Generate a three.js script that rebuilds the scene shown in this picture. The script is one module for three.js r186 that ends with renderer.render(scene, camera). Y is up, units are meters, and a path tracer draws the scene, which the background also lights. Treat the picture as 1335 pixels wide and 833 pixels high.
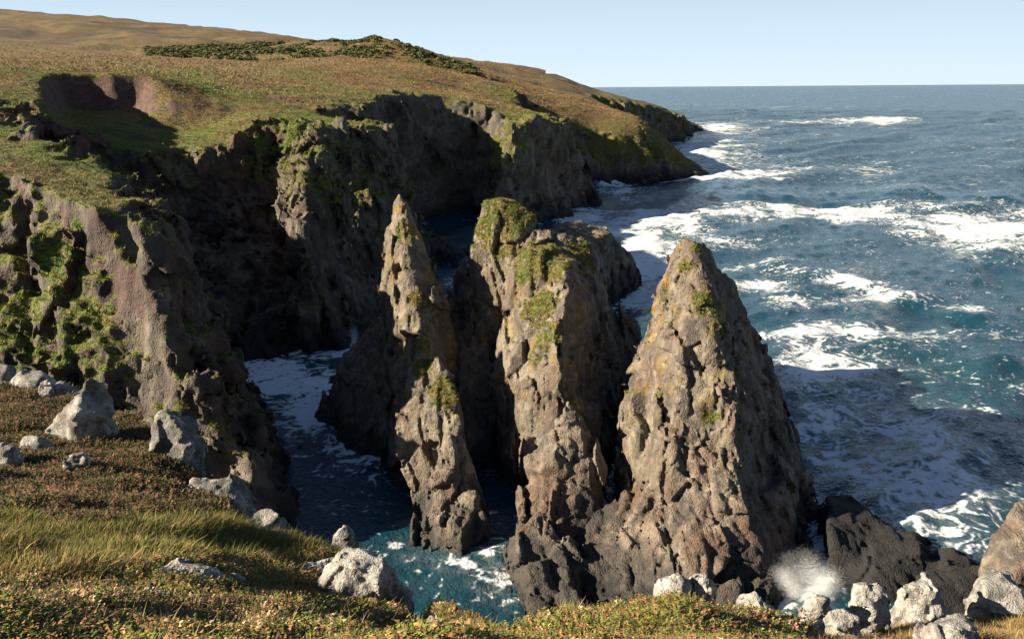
import * as THREE from 'three';
import { ConvexHull } from 'three/addons/math/ConvexHull.js';

// ---------------------------------------------------------------- camera, sky, sun, exposure
const scene = new THREE.Scene();
const IW = 1335, IH = 833, FOC = 1150, CAMH = 38;
const camera = new THREE.PerspectiveCamera(2 * Math.atan(IH / 2 / FOC) * 180 / Math.PI, IW / IH, 0.1, 120000);
camera.position.set(0, CAMH, 0);
camera.rotation.order = 'YXZ';
camera.rotation.set(-14.74 * Math.PI / 180, 0, -0.0073);
camera.updateMatrixWorld(true);

const SUN_EL = 25 * Math.PI / 180, SUN_BACK = 15 * Math.PI / 180;          // low sun, left and a little behind the viewer
const sunDir = new THREE.Vector3(-Math.cos(SUN_EL) * Math.cos(SUN_BACK), Math.sin(SUN_EL), Math.cos(SUN_EL) * Math.sin(SUN_BACK));
const sun = new THREE.DirectionalLight(0xffffff, 5);
sun.color.setRGB(1.0, 0.87, 0.68);
sun.position.copy(sunDir).multiplyScalar(600);
sun.castShadow = true; sun.shadow.mapSize.set(4096, 4096);
Object.assign(sun.shadow.camera, { left: -300, right: 300, top: 300, bottom: -300, near: 1, far: 1600 });
scene.add(sun);
{
  const w = 512, h = 256, a = new Float32Array(w * h * 4);
  for (let j = 0; j < h; j++) {
    const el = ((j + 0.5) / h - 0.5) * Math.PI, s = Math.max(0, Math.sin(el));
    const k = 1 / (1 + Math.pow(s / 0.21, 2.1)), k2 = Math.exp(-s * 30);
    for (let i = 0; i < w; i++) {
      // clear cold air: pale at the horizon, deep blue overhead, a little warmer and brighter round the sun
      const az = (i + 0.5) / w * 2 * Math.PI - Math.PI, ce = Math.cos(el);
      const dx = Math.cos(az) * ce, dy = Math.sin(el), dz = Math.sin(az) * ce;
      const c = Math.max(0, dx * sunDir.x + dy * sunDir.y + dz * sunDir.z), g = Math.pow(c, 6) * 0.12;
      const o = (j * w + i) * 4, e = 0.67;
      a[o] = e * (0.012 + 0.315 * k + 0.05 * k2 + g);
      a[o + 1] = e * (0.035 + 0.38 * k + 0.02 * k2 + g * 0.95);
      a[o + 2] = e * (0.10 + 0.385 * k + 0.005 * k2 + g * 0.85);
      a[o + 3] = 1;
    }
  }
  const sky = new THREE.DataTexture(a, w, h, THREE.RGBAFormat, THREE.FloatType);
  sky.mapping = THREE.EquirectangularReflectionMapping;
  sky.magFilter = sky.minFilter = THREE.LinearFilter; sky.needsUpdate = true;
  scene.background = sky; scene.environment = sky;
}
const renderer = new THREE.WebGLRenderer({ antialias: true });
renderer.toneMapping = THREE.LinearToneMapping;
renderer.toneMappingExposure = 3.15;
renderer.shadowMap.enabled = true;

// ---------------------------------------------------------------- survey helpers: a sight line from the viewpoint to a point in the world
const _v = new THREE.Vector3();
function ray(px, py) { return new THREE.Vector3((px - IW / 2) / FOC, (IH / 2 - py) / FOC, -1).applyQuaternion(camera.quaternion); }
function P(px, py, d) { const r = ray(px, py); return r.multiplyScalar(-d / r.z).add(camera.position); }      // at distance d ahead
function PY(px, py, y) { const r = ray(px, py); return r.multiplyScalar((y - CAMH) / r.y).add(camera.position); } // at height y
function S(px, py) { return PY(px, py, 0); }                                                                  // on the sea
const qInv = camera.quaternion.clone().invert();
function seen(x, y, z) { _v.set(x, y - CAMH, z).applyQuaternion(qInv); return [IW / 2 - FOC * _v.x / _v.z, IH / 2 + FOC * _v.y / _v.z, -_v.z]; }

// ---------------------------------------------------------------- random numbers and noise
let seedState = 12345;
function seed(n) { seedState = (n * 2654435761) >>> 0; }
function rnd() { seedState = (seedState + 0x6D2B79F5) >>> 0; let t = seedState; t = Math.imul(t ^ (t >>> 15), t | 1); t ^= t + Math.imul(t ^ (t >>> 7), t | 61); return ((t ^ (t >>> 14)) >>> 0) / 4294967296; }
const rr = (a, b) => a + (b - a) * rnd();
const PERM = new Uint8Array(512);
{ seed(7); const p = [...Array(256).keys()]; for (let i = 255; i > 0; i--) { const j = Math.floor(rnd() * (i + 1)); [p[i], p[j]] = [p[j], p[i]]; } for (let i = 0; i < 512; i++) PERM[i] = p[i & 255]; }
const GX = new Float32Array(256), GY = new Float32Array(256), GZ = new Float32Array(256);
for (let i = 0; i < 256; i++) { const z = rr(-1, 1), t = rr(0, 6.2832), q = Math.sqrt(1 - z * z); GX[i] = q * Math.cos(t) * 1.5; GY[i] = q * Math.sin(t) * 1.5; GZ[i] = z * 1.5; }
function noise(x, y, z) {
  const X = Math.floor(x), Y = Math.floor(y), Z = Math.floor(z); x -= X; y -= Y; z -= Z;
  const u = x * x * x * (x * (x * 6 - 15) + 10), v = y * y * y * (y * (y * 6 - 15) + 10), w = z * z * z * (z * (z * 6 - 15) + 10);
  const xi = X & 255, yi = Y & 255, zi = Z & 255;
  const A = PERM[xi] + yi, B = PERM[xi + 1] + yi, AA = PERM[A & 255] + zi, AB = PERM[(A + 1) & 255] + zi, BA = PERM[B & 255] + zi, BB = PERM[(B + 1) & 255] + zi;
  const a = PERM[AA & 255], b = PERM[BA & 255], c = PERM[AB & 255], d = PERM[BB & 255], e = PERM[(AA + 1) & 255], f = PERM[(BA + 1) & 255], g = PERM[(AB + 1) & 255], h = PERM[(BB + 1) & 255];
  const n000 = GX[a] * x + GY[a] * y + GZ[a] * z, n100 = GX[b] * (x - 1) + GY[b] * y + GZ[b] * z;
  const n010 = GX[c] * x + GY[c] * (y - 1) + GZ[c] * z, n110 = GX[d] * (x - 1) + GY[d] * (y - 1) + GZ[d] * z;
  const n001 = GX[e] * x + GY[e] * y + GZ[e] * (z - 1), n101 = GX[f] * (x - 1) + GY[f] * y + GZ[f] * (z - 1);
  const n011 = GX[g] * x + GY[g] * (y - 1) + GZ[g] * (z - 1), n111 = GX[h] * (x - 1) + GY[h] * (y - 1) + GZ[h] * (z - 1);
  const p0 = n000 + u * (n100 - n000), p1 = n010 + u * (n110 - n010), p2 = n001 + u * (n101 - n001), p3 = n011 + u * (n111 - n011);
  const q0 = p0 + v * (p1 - p0), q1 = p2 + v * (p3 - p2);
  return q0 + w * (q1 - q0);
}
function fbm(x, y, z, o) { let s = 0, a = 1, t = 0; for (let i = 0; i < o; i++) { s += a * noise(x, y, z); t += a; a *= 0.5; x = x * 2.03 + 11.3; y = y * 2.03 + 5.7; z = z * 2.03 + 3.1; } return s / t; }
function hash3(x, y, z) { let h = Math.imul(x, 374761393) ^ Math.imul(y, 668265263) ^ Math.imul(z, 1274126177); h = Math.imul(h ^ (h >>> 13), 1103515245); h = Math.imul(h ^ (h >>> 15), 2246822519); return (h ^ (h >>> 16)) >>> 0; }
// broken rock: every cell is a block with its own plane; returns offset in about -1..1 and keeps the gap to the next block
let blockGap = 0;
function blocks(x, y, z, tilt, dome = 0.7) {
  const X = Math.floor(x - 0.5), Y = Math.floor(y - 0.5), Z = Math.floor(z - 0.5);
  let f1 = 9, f2 = 9, bh = 0, bx = 0, by = 0, bz = 0;
  for (let k = 0; k <= 1; k++) for (let j = 0; j <= 1; j++) for (let i = 0; i <= 1; i++) {
    const h = hash3(X + i, Y + j, Z + k);
    const dx = X + i + 0.15 + (h & 1023) / 1461 - x, dy = Y + j + 0.15 + ((h >>> 10) & 1023) / 1461 - y, dz = Z + k + 0.15 + ((h >>> 20) & 1023) / 1461 - z;
    const d = dx * dx + dy * dy + dz * dz;
    if (d < f1) { f2 = f1; f1 = d; bh = h; bx = dx; by = dy; bz = dz; } else if (d < f2) f2 = d;
  }
  blockGap = Math.sqrt(f2) - Math.sqrt(f1);
  const h2 = Math.imul(bh, 2654435761) >>> 0;
  const o = (h2 & 255) / 127.5 - 1, tx = ((h2 >>> 8) & 255) / 127.5 - 1, ty = ((h2 >>> 16) & 255) / 127.5 - 1, tz = ((h2 >>> 24) & 255) / 127.5 - 1;
  const v = o * 0.5 + tilt * (tx * bx + ty * by + tz * bz);
  // each block is a rough wedge: highest near its middle, falling to the joints along flat faces
  const ax = Math.abs(bx), ay = Math.abs(by), az = Math.abs(bz), w = Math.max(ax + 0.25 * by, ay + 0.3 * bz, az - 0.2 * bx);
  return Math.max(v, -0.3 + 0.3 * v) + dome * (0.34 - w);
}
const sst = (a, b, x) => { x = (x - a) / (b - a); x = x < 0 ? 0 : x > 1 ? 1 : x; return x * x * (3 - 2 * x); };
const mix = (a, b, t) => a + (b - a) * t;
const mix3 = (a, b, t) => [a[0] + (b[0] - a[0]) * t, a[1] + (b[1] - a[1]) * t, a[2] + (b[2] - a[2]) * t];
const smin = (a, b, k) => { const h = Math.max(k - Math.abs(a - b), 0) / k; return Math.min(a, b) - h * h * k * 0.25; };

// ---------------------------------------------------------------- things, parts, names
const taken = new Map();
function numbered(n) { const k = taken.get(n) || 0; taken.set(n, k + 1); return k ? n + '_' + String(k).padStart(3, '0') : n; }
function put(o, name, label, category, group, kind) {
  o.name = numbered(name); o.userData = { label, category };
  if (group) o.userData.group = group; if (kind) o.userData.kind = kind;
  scene.add(o); return o;
}
function setting(o, name, label, category) { return put(o, name, label, category, null, 'structure'); }
function shadowed(m) { m.castShadow = m.receiveShadow = true; return m; }

// ---------------------------------------------------------------- textures (grain, tone, fine relief; all in metres)
function tex(n, fn, srgb, ch = 4) {
  const a = new Uint8Array(n * n * 4);
  for (let j = 0; j < n; j++) for (let i = 0; i < n; i++) { const c = fn((i + 0.5) / n, (j + 0.5) / n), o = (j * n + i) * 4; a[o] = c[0]; a[o + 1] = c[1]; a[o + 2] = c[2]; a[o + 3] = 255; }
  const t = new THREE.DataTexture(a, n, n); t.wrapS = t.wrapT = THREE.RepeatWrapping; t.magFilter = THREE.LinearFilter; t.minFilter = THREE.LinearMipmapLinearFilter; t.generateMipmaps = true;
  if (srgb) t.colorSpace = THREE.SRGBColorSpace; t.needsUpdate = true; return t;
}
// noise that repeats over the unit square
function tnoise(u, v, f, s) {
  f = Math.round(f); const x = u * f, y = v * f, X = Math.floor(x), Y = Math.floor(y), a = x - X, b = y - Y, k = (s * 13.7) & 255;
  const g = (i, j, dx, dy) => { const q = PERM[(PERM[(PERM[(((X + i) % f) + f) % f & 255] + (((Y + j) % f) + f) % f) & 255] + k) & 255] * 0.02454; return Math.cos(q) * dx + Math.sin(q) * dy; };
  const w = a * a * a * (a * (a * 6 - 15) + 10), t = b * b * b * (b * (b * 6 - 15) + 10);
  const p = g(0, 0, a, b), q = g(1, 0, a - 1, b), r = g(0, 1, a, b - 1), e = g(1, 1, a - 1, b - 1);
  return 1.3 * (p + w * (q - p) + t * (r + w * (e - r) - p - w * (q - p)));
}
function tfbm(u, v, f, o, s) { let t = 0, a = 1, w = 0; for (let i = 0; i < o; i++) { t += a * tnoise(u, v, f, s + i * 9.1); w += a; a *= 0.6; f *= 2.1; } return t / w; }
const b8 = (x) => Math.max(0, Math.min(255, Math.round(x * 255)));
// the vertex colour carries the tone; these maps carry grain in the range 0.55 - 1
const rockGrain = tex(768, (u, v) => {
  let g = 0.80 + 0.30 * tfbm(u, v, 9, 6, 3);
  const sp = tnoise(u, v, 130, 40); if (sp > 0.35) g += 0.14;                        // pale lichen flecks
  if (tnoise(u, v, 60, 77) < -0.42) g -= 0.2;
  const w = tfbm(u, v, 14, 3, 61);
  return [b8(g + w * 0.05), b8(g), b8(g - w * 0.05)];
}, true);
const rockRelief = tex(768, (u, v) => { const r = 1 - Math.abs(tfbm(u, v, 16, 5, 21)) * 2.2; const g = 0.5 * r + 0.35 * (tfbm(u, v, 34, 4, 8) + 0.5) + 0.15; return [b8(g), b8(g), b8(g)]; });
const turfGrain = tex(768, (u, v) => {
  let g = 0.76 + 0.62 * tfbm(u, v, 22, 6, 5), w = tfbm(u, v, 12, 4, 15) * 0.3; if (tfbm(u, v, 36, 3, 71) > 0.24) g *= 0.62;
  return [b8(g + w), b8(g), b8(g - Math.abs(w))];
}, true);
const turfRelief = tex(768, (u, v) => { const g = 0.5 + 0.8 * tfbm(u, v, 30, 5, 33); return [b8(g), b8(g), b8(g)]; });

function rep(t, r) { const c = t.clone(); c.repeat.set(r, r); c.needsUpdate = true; return c; }
const M = {};
M.rock = new THREE.MeshStandardMaterial({ vertexColors: true, map: rockGrain, bumpMap: rockRelief, bumpScale: 0.22, roughness: 0.92 });
M.turf = new THREE.MeshStandardMaterial({ vertexColors: true, map: turfGrain, bumpMap: turfRelief, bumpScale: 0.18, roughness: 1 });
M.moor = new THREE.MeshStandardMaterial({ vertexColors: true, map: turfGrain, bumpMap: turfRelief, bumpScale: 0.6, roughness: 1 });

// ---------------------------------------------------------------- implicit rock: hulls, and a mesher that follows the surface
function hull(pts) {
  const h = new ConvexHull().setFromPoints(pts), pl = [], seenP = new Set();
  for (const f of h.faces) { const k = [f.normal.x, f.normal.y, f.normal.z, f.constant].map((q) => q.toFixed(3)).join(); if (!seenP.has(k)) { seenP.add(k); pl.push(f.normal.x, f.normal.y, f.normal.z, f.constant); } }
  const a = Float64Array.from(pl), bb = new THREE.Box3().setFromPoints(pts);
  const f = (x, y, z) => { let m = -1e9; for (let i = 0; i < a.length; i += 4) { const d = a[i] * x + a[i + 1] * y + a[i + 2] * z - a[i + 3]; if (d > m) m = d; } return m; };
  f.box = bb; return f;
}
function deep(pts, y = -2) { const out = []; for (const p of pts) { out.push(p); if (p.y < 0.01 && p.y > -0.01) { out.push(new THREE.Vector3(p.x, y, p.z)); } } return out; }
function union(hs, k) { const f = (x, y, z) => { let m = hs[0](x, y, z); for (let i = 1; i < hs.length; i++) m = smin(m, hs[i](x, y, z), k); return m; }; f.box = hs.reduce((b, h) => b.union(h.box), new THREE.Box3()); return f; }

// base: smooth field (negative inside); fine(x,y,z,base): field with relief, differs from base by at most amp
function nets(base, fine, box, cell, amp) {
  const B = 8, nx = Math.ceil((box.max.x - box.min.x) / cell / B) * B, ny = Math.ceil((box.max.y - box.min.y) / cell / B) * B, nz = Math.ceil((box.max.z - box.min.z) / cell / B) * B;
  const ox = box.min.x, oy = box.min.y, oz = box.min.z, lim = (amp + cell * B * 0.5 * 1.7321 + cell) * (base.loose || 1), N = B + 1;
  const vals = new Float32Array(N * N * N), vid = new Map(), pos = [], masks = [], keys = [];
  for (let bz = 0; bz < nz; bz += B) for (let by = 0; by < ny; by += B) for (let bx = 0; bx < nx; bx += B) {
    if (Math.abs(base(ox + (bx + B / 2) * cell, oy + (by + B / 2) * cell, oz + (bz + B / 2) * cell)) > lim) continue;
    let q = 0, neg = 0;
    for (let k = 0; k < N; k++) for (let j = 0; j < N; j++) for (let i = 0; i < N; i++) {
      const x = ox + (bx + i) * cell, y = oy + (by + j) * cell, z = oz + (bz + k) * cell, b = base(x, y, z);
      const v = Math.abs(b) > amp ? b : fine(x, y, z, b); if (v < 0) neg++; vals[q++] = v;
    }
    if (neg === 0 || neg === N * N * N) continue;
    for (let k = 0; k < B; k++) for (let j = 0; j < B; j++) for (let i = 0; i < B; i++) {
      const o = (k * N + j) * N + i;
      const c = [vals[o], vals[o + 1], vals[o + N], vals[o + N + 1], vals[o + N * N], vals[o + N * N + 1], vals[o + N * N + N], vals[o + N * N + N + 1]];
      let m = 0; for (let t = 0; t < 8; t++) if (c[t] < 0) m |= 1 << t;
      if (m === 0 || m === 255) continue;
      let sx = 0, sy = 0, sz = 0, n = 0;
      for (let t = 0; t < 8; t++) for (let ax = 0; ax < 3; ax++) {
        const bit = 1 << ax; if (t & bit) continue; const u = t | bit;
        if (((m >> t) & 1) === ((m >> u) & 1)) continue;
        const f = c[t] / (c[t] - c[u]);
        sx += (t & 1) + (ax === 0 ? f : 0); sy += ((t >> 1) & 1) + (ax === 1 ? f : 0); sz += ((t >> 2) & 1) + (ax === 2 ? f : 0); n++;
      }
      const key = ((bz + k) * (ny + 1) + (by + j)) * (nx + 1) + (bx + i);
      vid.set(key, masks.length); masks.push(m); keys.push(key);
      pos.push(ox + (bx + i + sx / n) * cell, oy + (by + j + sy / n) * cell, oz + (bz + k + sz / n) * cell);
    }
  }
  const idx = [], sX = 1, sY = nx + 1, sZ = (nx + 1) * (ny + 1);
  const quad = (a, b, c, d, flip) => { if (a === undefined || b === undefined || c === undefined || d === undefined) return; if (flip) idx.push(a, c, b, a, d, c); else idx.push(a, b, c, a, c, d); };
  for (let v = 0; v < masks.length; v++) {
    const m = masks[v], k = keys[v], i0 = m & 1;
    if (i0 !== ((m >> 1) & 1)) quad(v, vid.get(k - sY), vid.get(k - sY - sZ), vid.get(k - sZ), !i0);
    if (i0 !== ((m >> 2) & 1)) quad(v, vid.get(k - sZ), vid.get(k - sZ - sX), vid.get(k - sX), !i0);
    if (i0 !== ((m >> 4) & 1)) quad(v, vid.get(k - sX), vid.get(k - sX - sY), vid.get(k - sY), !i0);
  }
  return { pos: Float32Array.from(pos), idx };
}
function vertexNormals(pos, idx) {
  const n = new Float32Array(pos.length);
  for (let t = 0; t < idx.length; t += 3) {
    const a = idx[t] * 3, b = idx[t + 1] * 3, c = idx[t + 2] * 3;
    const ux = pos[b] - pos[a], uy = pos[b + 1] - pos[a + 1], uz = pos[b + 2] - pos[a + 2], vx = pos[c] - pos[a], vy = pos[c + 1] - pos[a + 1], vz = pos[c + 2] - pos[a + 2];
    const x = uy * vz - uz * vy, y = uz * vx - ux * vz, z = ux * vy - uy * vx;
    for (const q of [a, b, c]) { n[q] += x; n[q + 1] += y; n[q + 2] += z; }
  }
  for (let i = 0; i < n.length; i += 3) { const l = Math.hypot(n[i], n[i + 1], n[i + 2]) || 1; n[i] /= l; n[i + 1] /= l; n[i + 2] /= l; }
  return n;
}
// splits a mesh into surface kinds; paint(x,y,z,nx,ny,nz) -> [kind, r, g, b]; uv by the face's main direction, tile in metres
function dress(mesh, paint, tile, nKinds) {
  const { pos, idx } = mesh, nor = vertexNormals(pos, idx), nv = pos.length / 3, kind = new Uint8Array(nv), col = new Float32Array(nv * 3);
  for (let i = 0; i < nv; i++) { const c = paint(pos[i * 3], pos[i * 3 + 1], pos[i * 3 + 2], nor[i * 3], nor[i * 3 + 1], nor[i * 3 + 2]); kind[i] = c[0]; col[i * 3] = c[1]; col[i * 3 + 1] = c[2]; col[i * 3 + 2] = c[3]; }
  const out = [];
  for (let k = 0; k < nKinds; k++) out.push({ p: [], n: [], c: [], u: [], i: [], map: new Map() });
  for (let t = 0; t < idx.length; t += 3) {
    const a = idx[t], b = idx[t + 1], c = idx[t + 2], ka = kind[a], k = (kind[b] === kind[c]) ? kind[b] : ka, o = out[k];
    const fx = Math.abs(nor[a * 3] + nor[b * 3] + nor[c * 3]), fy = Math.abs(nor[a * 3 + 1] + nor[b * 3 + 1] + nor[c * 3 + 1]), fz = Math.abs(nor[a * 3 + 2] + nor[b * 3 + 2] + nor[c * 3 + 2]);
    const ax = fy * 1.1 > fx && fy * 1.1 > fz ? 1 : fx > fz ? 0 : 2;
    for (const v of [a, b, c]) {
      const key = v * 3 + ax; let id = o.map.get(key);
      if (id === undefined) {
        id = o.p.length / 3; o.map.set(key, id);
        const x = pos[v * 3], y = pos[v * 3 + 1], z = pos[v * 3 + 2];
        o.p.push(x, y, z); o.n.push(nor[v * 3], nor[v * 3 + 1], nor[v * 3 + 2]); o.c.push(col[v * 3], col[v * 3 + 1], col[v * 3 + 2]);
        if (ax === 1) o.u.push(x / tile, z / tile); else if (ax === 0) o.u.push((z + x * 0.31) / tile, y / tile); else o.u.push((x + z * 0.27) / tile, y / tile);
      }
      o.i.push(id);
    }
  }
  return out.map((o) => {
    const g = new THREE.BufferGeometry(); if (!o.i.length) return null;
    g.setAttribute('position', new THREE.Float32BufferAttribute(o.p, 3)); g.setAttribute('normal', new THREE.Float32BufferAttribute(o.n, 3));
    g.setAttribute('color', new THREE.Float32BufferAttribute(o.c, 3)); g.setAttribute('uv', new THREE.Float32BufferAttribute(o.u, 2));
    g.setIndex(o.i); return g;
  });
}
// steep sheets of rock: bedding stands nearly upright and leans a little to the west
function sheets(n, t, q, w) {
  const u = n / w, i = Math.floor(u), f = u - i, h0 = hash3(i, 17, 5);
  const tt = t / (w * 5.5) + (h0 & 255) / 40, j = Math.floor(tt), qq = q / (w * 3.2) + ((h0 >>> 8) & 255) / 40, k = Math.floor(qq), h = hash3(i, j, k);
  const g = Math.min(f, 1 - f);
  const v = ((h & 255) / 127.5 - 1) * 0.62 + (((h >>> 8) & 255) / 128 - 0.6) * (f - 0.5) * 1.5 + (((h >>> 16) & 255) / 128 - 1) * (tt - j - 0.5) * 0.9 + (((h >>> 24) & 255) / 128 - 1) * (qq - k - 0.5) * 0.9;
  return Math.max(v, -0.3 + 0.3 * v) - 0.35 * sst(0.1, 0, g);
}
function rockRelief3(x, y, z, s, fineLevels, blocky = 0.35) {
  const wx = noise(x * 0.09 / s, y * 0.06 / s, z * 0.09 / s), wz = noise(x * 0.13 / s + 31, y * 0.07 / s, z * 0.13 / s), wf = noise(x * 0.5 / s, y * 0.3 / s, z * 0.5 / s);
  const n = (x * 0.95 + y * 0.22 + z * 0.2) / s + wx * 2.0 + wf * 0.12, t = (y * 0.96 - x * 0.24) / s + wz * 2 + wf * 0.3, q = (z * 0.97 - x * 0.2) / s + wz * 1.4 + wf * 0.2;
  const big = 0.8 * blocks(n / 4.4 + 3, t / 7.5, q / 5, 2.0, 0.5) - 0.3 * sst(0.06, 0, blockGap);
  let d = 0.46 * sheets(n, t, q, 2.6) + 0.2 * sheets(n + 3.1, t, q, 0.85);
  if (fineLevels > 2) d += 0.085 * sheets(n + 9.7, t, q, 0.3);
  const bl = 0.5 * blocks(n / 2.0 + t * 0.16, t / 2.9 - n * 0.14, q / 2.6, 1.7, 0.5) - 0.28 * sst(0.07, 0, blockGap) + 0.14 * blocks(n / 0.75 + 7, t / 1.05 + n * 0.1, q / 0.95, 1.5, 0.5);
  d = big + d * (1 - 0.4 * blocky) + bl * (0.25 + blocky) + (fineLevels > 2 ? 0.06 * blocks(n / 0.33, t / 0.42, q / 0.38, 1.4, 0.5) : 0);
  d += 0.4 * noise(x * 0.17 / s, y * 0.13 / s, z * 0.17 / s) + 0.05 * noise(x * 1.7 / s, y * 1.3 / s, z * 1.7 / s);
  d = 1.22 * d / (1 + 0.32 * Math.abs(d));
  return (d > 1.6 ? 1.6 : d < -1.5 ? -1.5 : d) * s;
}
const ROCKAMP = 1.62;
console.log('setup');
// tones of rock and turf (base colours, linear)
const GOLD = [0.225, 0.15, 0.055], OLIVE = [0.18, 0.165, 0.036], GREEN = [0.12, 0.155, 0.02], BRACKEN = [0.17, 0.095, 0.04], HEATH = [0.085, 0.068, 0.034], STRAW = [0.33, 0.245, 0.095];
function turfTone(x, z, y) {
  const a = fbm(x * 0.035, z * 0.05, 3, 3), b = fbm(x * 0.11, z * 0.17, 9, 3), c = noise(x * 0.6, z * 0.9, 4), d = -z;
  const gold = sst(200, 400, d) * 0.45;
  let t = mix3(OLIVE, GOLD, sst(-0.35, 0.35, a + gold + b * 0.5));
  t = mix3(t, GREEN, sst(-0.05, 0.3, -a * 0.7 + b - gold * 0.8 + 0.16 * sst(300, 200, d)));
  t = mix3(t, STRAW, 0.6 * sst(0.15, 0.5, c + b * 0.3)); t = mix3(t, BRACKEN, 0.7 * sst(0.05, 0.4, noise(x * 0.07 + 9, z * 0.09, 1) + 0.2 * b));
  if (d > 500) { const w = sst(500, 800, d); t = mix3(t, BRACKEN, w * 0.7 * sst(-0.05, 0.25, noise(x * 0.012, z * 0.009, 31))); t = mix3(t, HEATH, w * 0.8 * sst(0.12, 0.3, noise(x * 0.017 + 5, z * 0.012, 37))); }  // bracken and heath patches also paint in the shaded hollows of far hills
  t = mix3(t, HEATH, 0.75 * sst(0.2, 0.42, fbm(x * 0.05 + 40, z * 0.09, 2, 3)));
  return t;
}
const R_GREY = [0.152, 0.124, 0.092], R_PALE = [0.262, 0.218, 0.16], R_BROWN = [0.122, 0.082, 0.055], R_RED = [0.125, 0.066, 0.054], R_DARK = [0.042, 0.038, 0.034], R_WET = [0.022, 0.02, 0.019], L_YEL = [0.28, 0.2, 0.05], L_ORG = [0.38, 0.18, 0.02], L_WHITE = [0.4, 0.385, 0.35];
function rockTone(x, y, z, red) {
  const n = x * 0.95 + y * 0.24, a = fbm(x * 0.12, y * 0.1, z * 0.12, 3), b = noise(n * 0.7, y * 0.12, z * 0.2), c = noise(x * 0.9, y * 0.7, z * 0.9);
  let t = mix3(R_GREY, R_BROWN, sst(-0.1, 0.4, a + 0.4 * b)); t = mix3(t, R_PALE, 0.8 * sst(-0.05, 0.4, -a * 0.6 + c * 0.6 + 0.3 * b));
  t = mix3(t, R_RED, red * sst(-0.3, 0.3, a + b)); t = mix3(t, R_DARK, 0.6 * sst(0.2, 0.5, noise(x * 0.4 + 5, y * 0.25, z * 0.4)));
  return t;
}
// black tidal lichen and weed below the splash line, with a ragged upper edge
function tide(t, x, y, z, line) { const e = line + 1.9 * noise(x * 0.25, 2, z * 0.25) + 0.9 * noise(x * 0.9, y * 0.9, z * 0.9); t = mix3(t, R_DARK, 0.85 * sst(e + 1.4, e - 0.4, y)); return mix3(t, R_WET, sst(e - 1.4, e - 2.3, y)); }
// ---------------------------------------------------------------- the land: a plateau cut by a coast line
function tps(pts) {          // smooth height surface through surveyed points [x, z, y]
  const n = pts.length, m = n + 3, A = []; const sc = 1 / 200;
  const ph = (r2) => r2 < 1e-9 ? 0 : 0.5 * r2 * Math.log(r2);
  for (let i = 0; i < m; i++) A.push(new Float64Array(m + 1));
  for (let i = 0; i < n; i++) {
    for (let j = 0; j < n; j++) { const dx = (pts[i][0] - pts[j][0]) * sc, dz = (pts[i][1] - pts[j][1]) * sc; A[i][j] = ph(dx * dx + dz * dz); }
    A[i][i] += 0.0006;
    A[i][n] = A[n][i] = 1; A[i][n + 1] = A[n + 1][i] = pts[i][0] * sc; A[i][n + 2] = A[n + 2][i] = pts[i][1] * sc; A[i][m] = pts[i][2];
  }
  for (let i = 0; i < m; i++) {
    let p = i; for (let r = i + 1; r < m; r++) if (Math.abs(A[r][i]) > Math.abs(A[p][i])) p = r;
    [A[i], A[p]] = [A[p], A[i]];
    for (let r = 0; r < m; r++) if (r !== i) { const f = A[r][i] / A[i][i]; if (f) for (let c = i; c <= m; c++) A[r][c] -= f * A[i][c]; }
  }
  const w = A.map((r, i) => r[m] / r[i]);
  return (x, z) => { let s = w[n] + w[n + 1] * x * sc + w[n + 2] * z * sc; for (let i = 0; i < n; i++) { const dx = (x - pts[i][0]) * sc, dz = (z - pts[i][1]) * sc; s += w[i] * ph(dx * dx + dz * dz); } return s; };
}
const ctl = (list) => list.map(([px, py, d]) => { const p = P(px, py, d); return [p.x, p.z, p.y]; });
const topUp = tps(ctl([
  [0, 250, 82], [100, 256, 86], [160, 235, 94], [178, 206, 104], [150, 215, 98], [100, 205, 102], [0, 205, 98], [0, 165, 124], [110, 172, 122], [-150, 160, 122], [-250, 260, 80], [-250, 110, 190], [60, 175, 124], [-150, 60, 500], [-200, 30, 1200],
  [30, 148, 137], [52, 105, 160], [60, 95, 172], [125, 97, 188], [192, 97, 190], [0, 103, 165], [0, 92, 230], [125, 90, 240], [230, 92, 250],
  [245, 128, 185], [270, 135, 186], [330, 128, 195], [0, 74, 400], [100, 72, 400], [200, 72, 400], [300, 82, 330], [400, 85, 330], [480, 88, 330],
  [0, 55, 900], [150, 58, 900], [300, 62, 900], [0, 25, 1300], [100, 31, 1300], [200, 38, 1300], [300, 44, 1300], [370, 48, 1300], [400, 52, 1300], [470, 72, 1300], [600, 95, 1300],
  [200, 66, 500], [290, 66, 480], [350, 60, 470], [430, 58, 450], [490, 53, 440], [535, 63, 440], [600, 86, 460], [640, 95, 490], [700, 105, 530], [760, 114, 570], [800, 122, 610],
  [350, 72, 425], [430, 75, 405], [490, 76, 395], [550, 85, 400],
  [396, 178, 138], [430, 168, 150], [480, 162, 160], [560, 178, 176], [420, 140, 200], [500, 140, 222], [300, 115, 210], [350, 105, 262], [450, 97, 300], [540, 100, 330], [600, 120, 325], [610, 140, 268], [350, 150, 172], [370, 170, 158],
  [570, 152, 228], [640, 150, 245], [655, 165, 264], [700, 156, 272], [745, 160, 288], [700, 132, 350], [760, 138, 365],
  [755, 150, 388], [790, 146, 405], [830, 154, 398], [745, 168, 366], [770, 180, 371], [800, 180, 374], [840, 184, 381], [868, 201, 385], [900, 215, 390], [800, 198, 367], [755, 198, 360], [800, 135, 480], [840, 143, 570], [880, 150, 640], [905, 160, 730], [760, 122, 480],
]));
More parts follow.
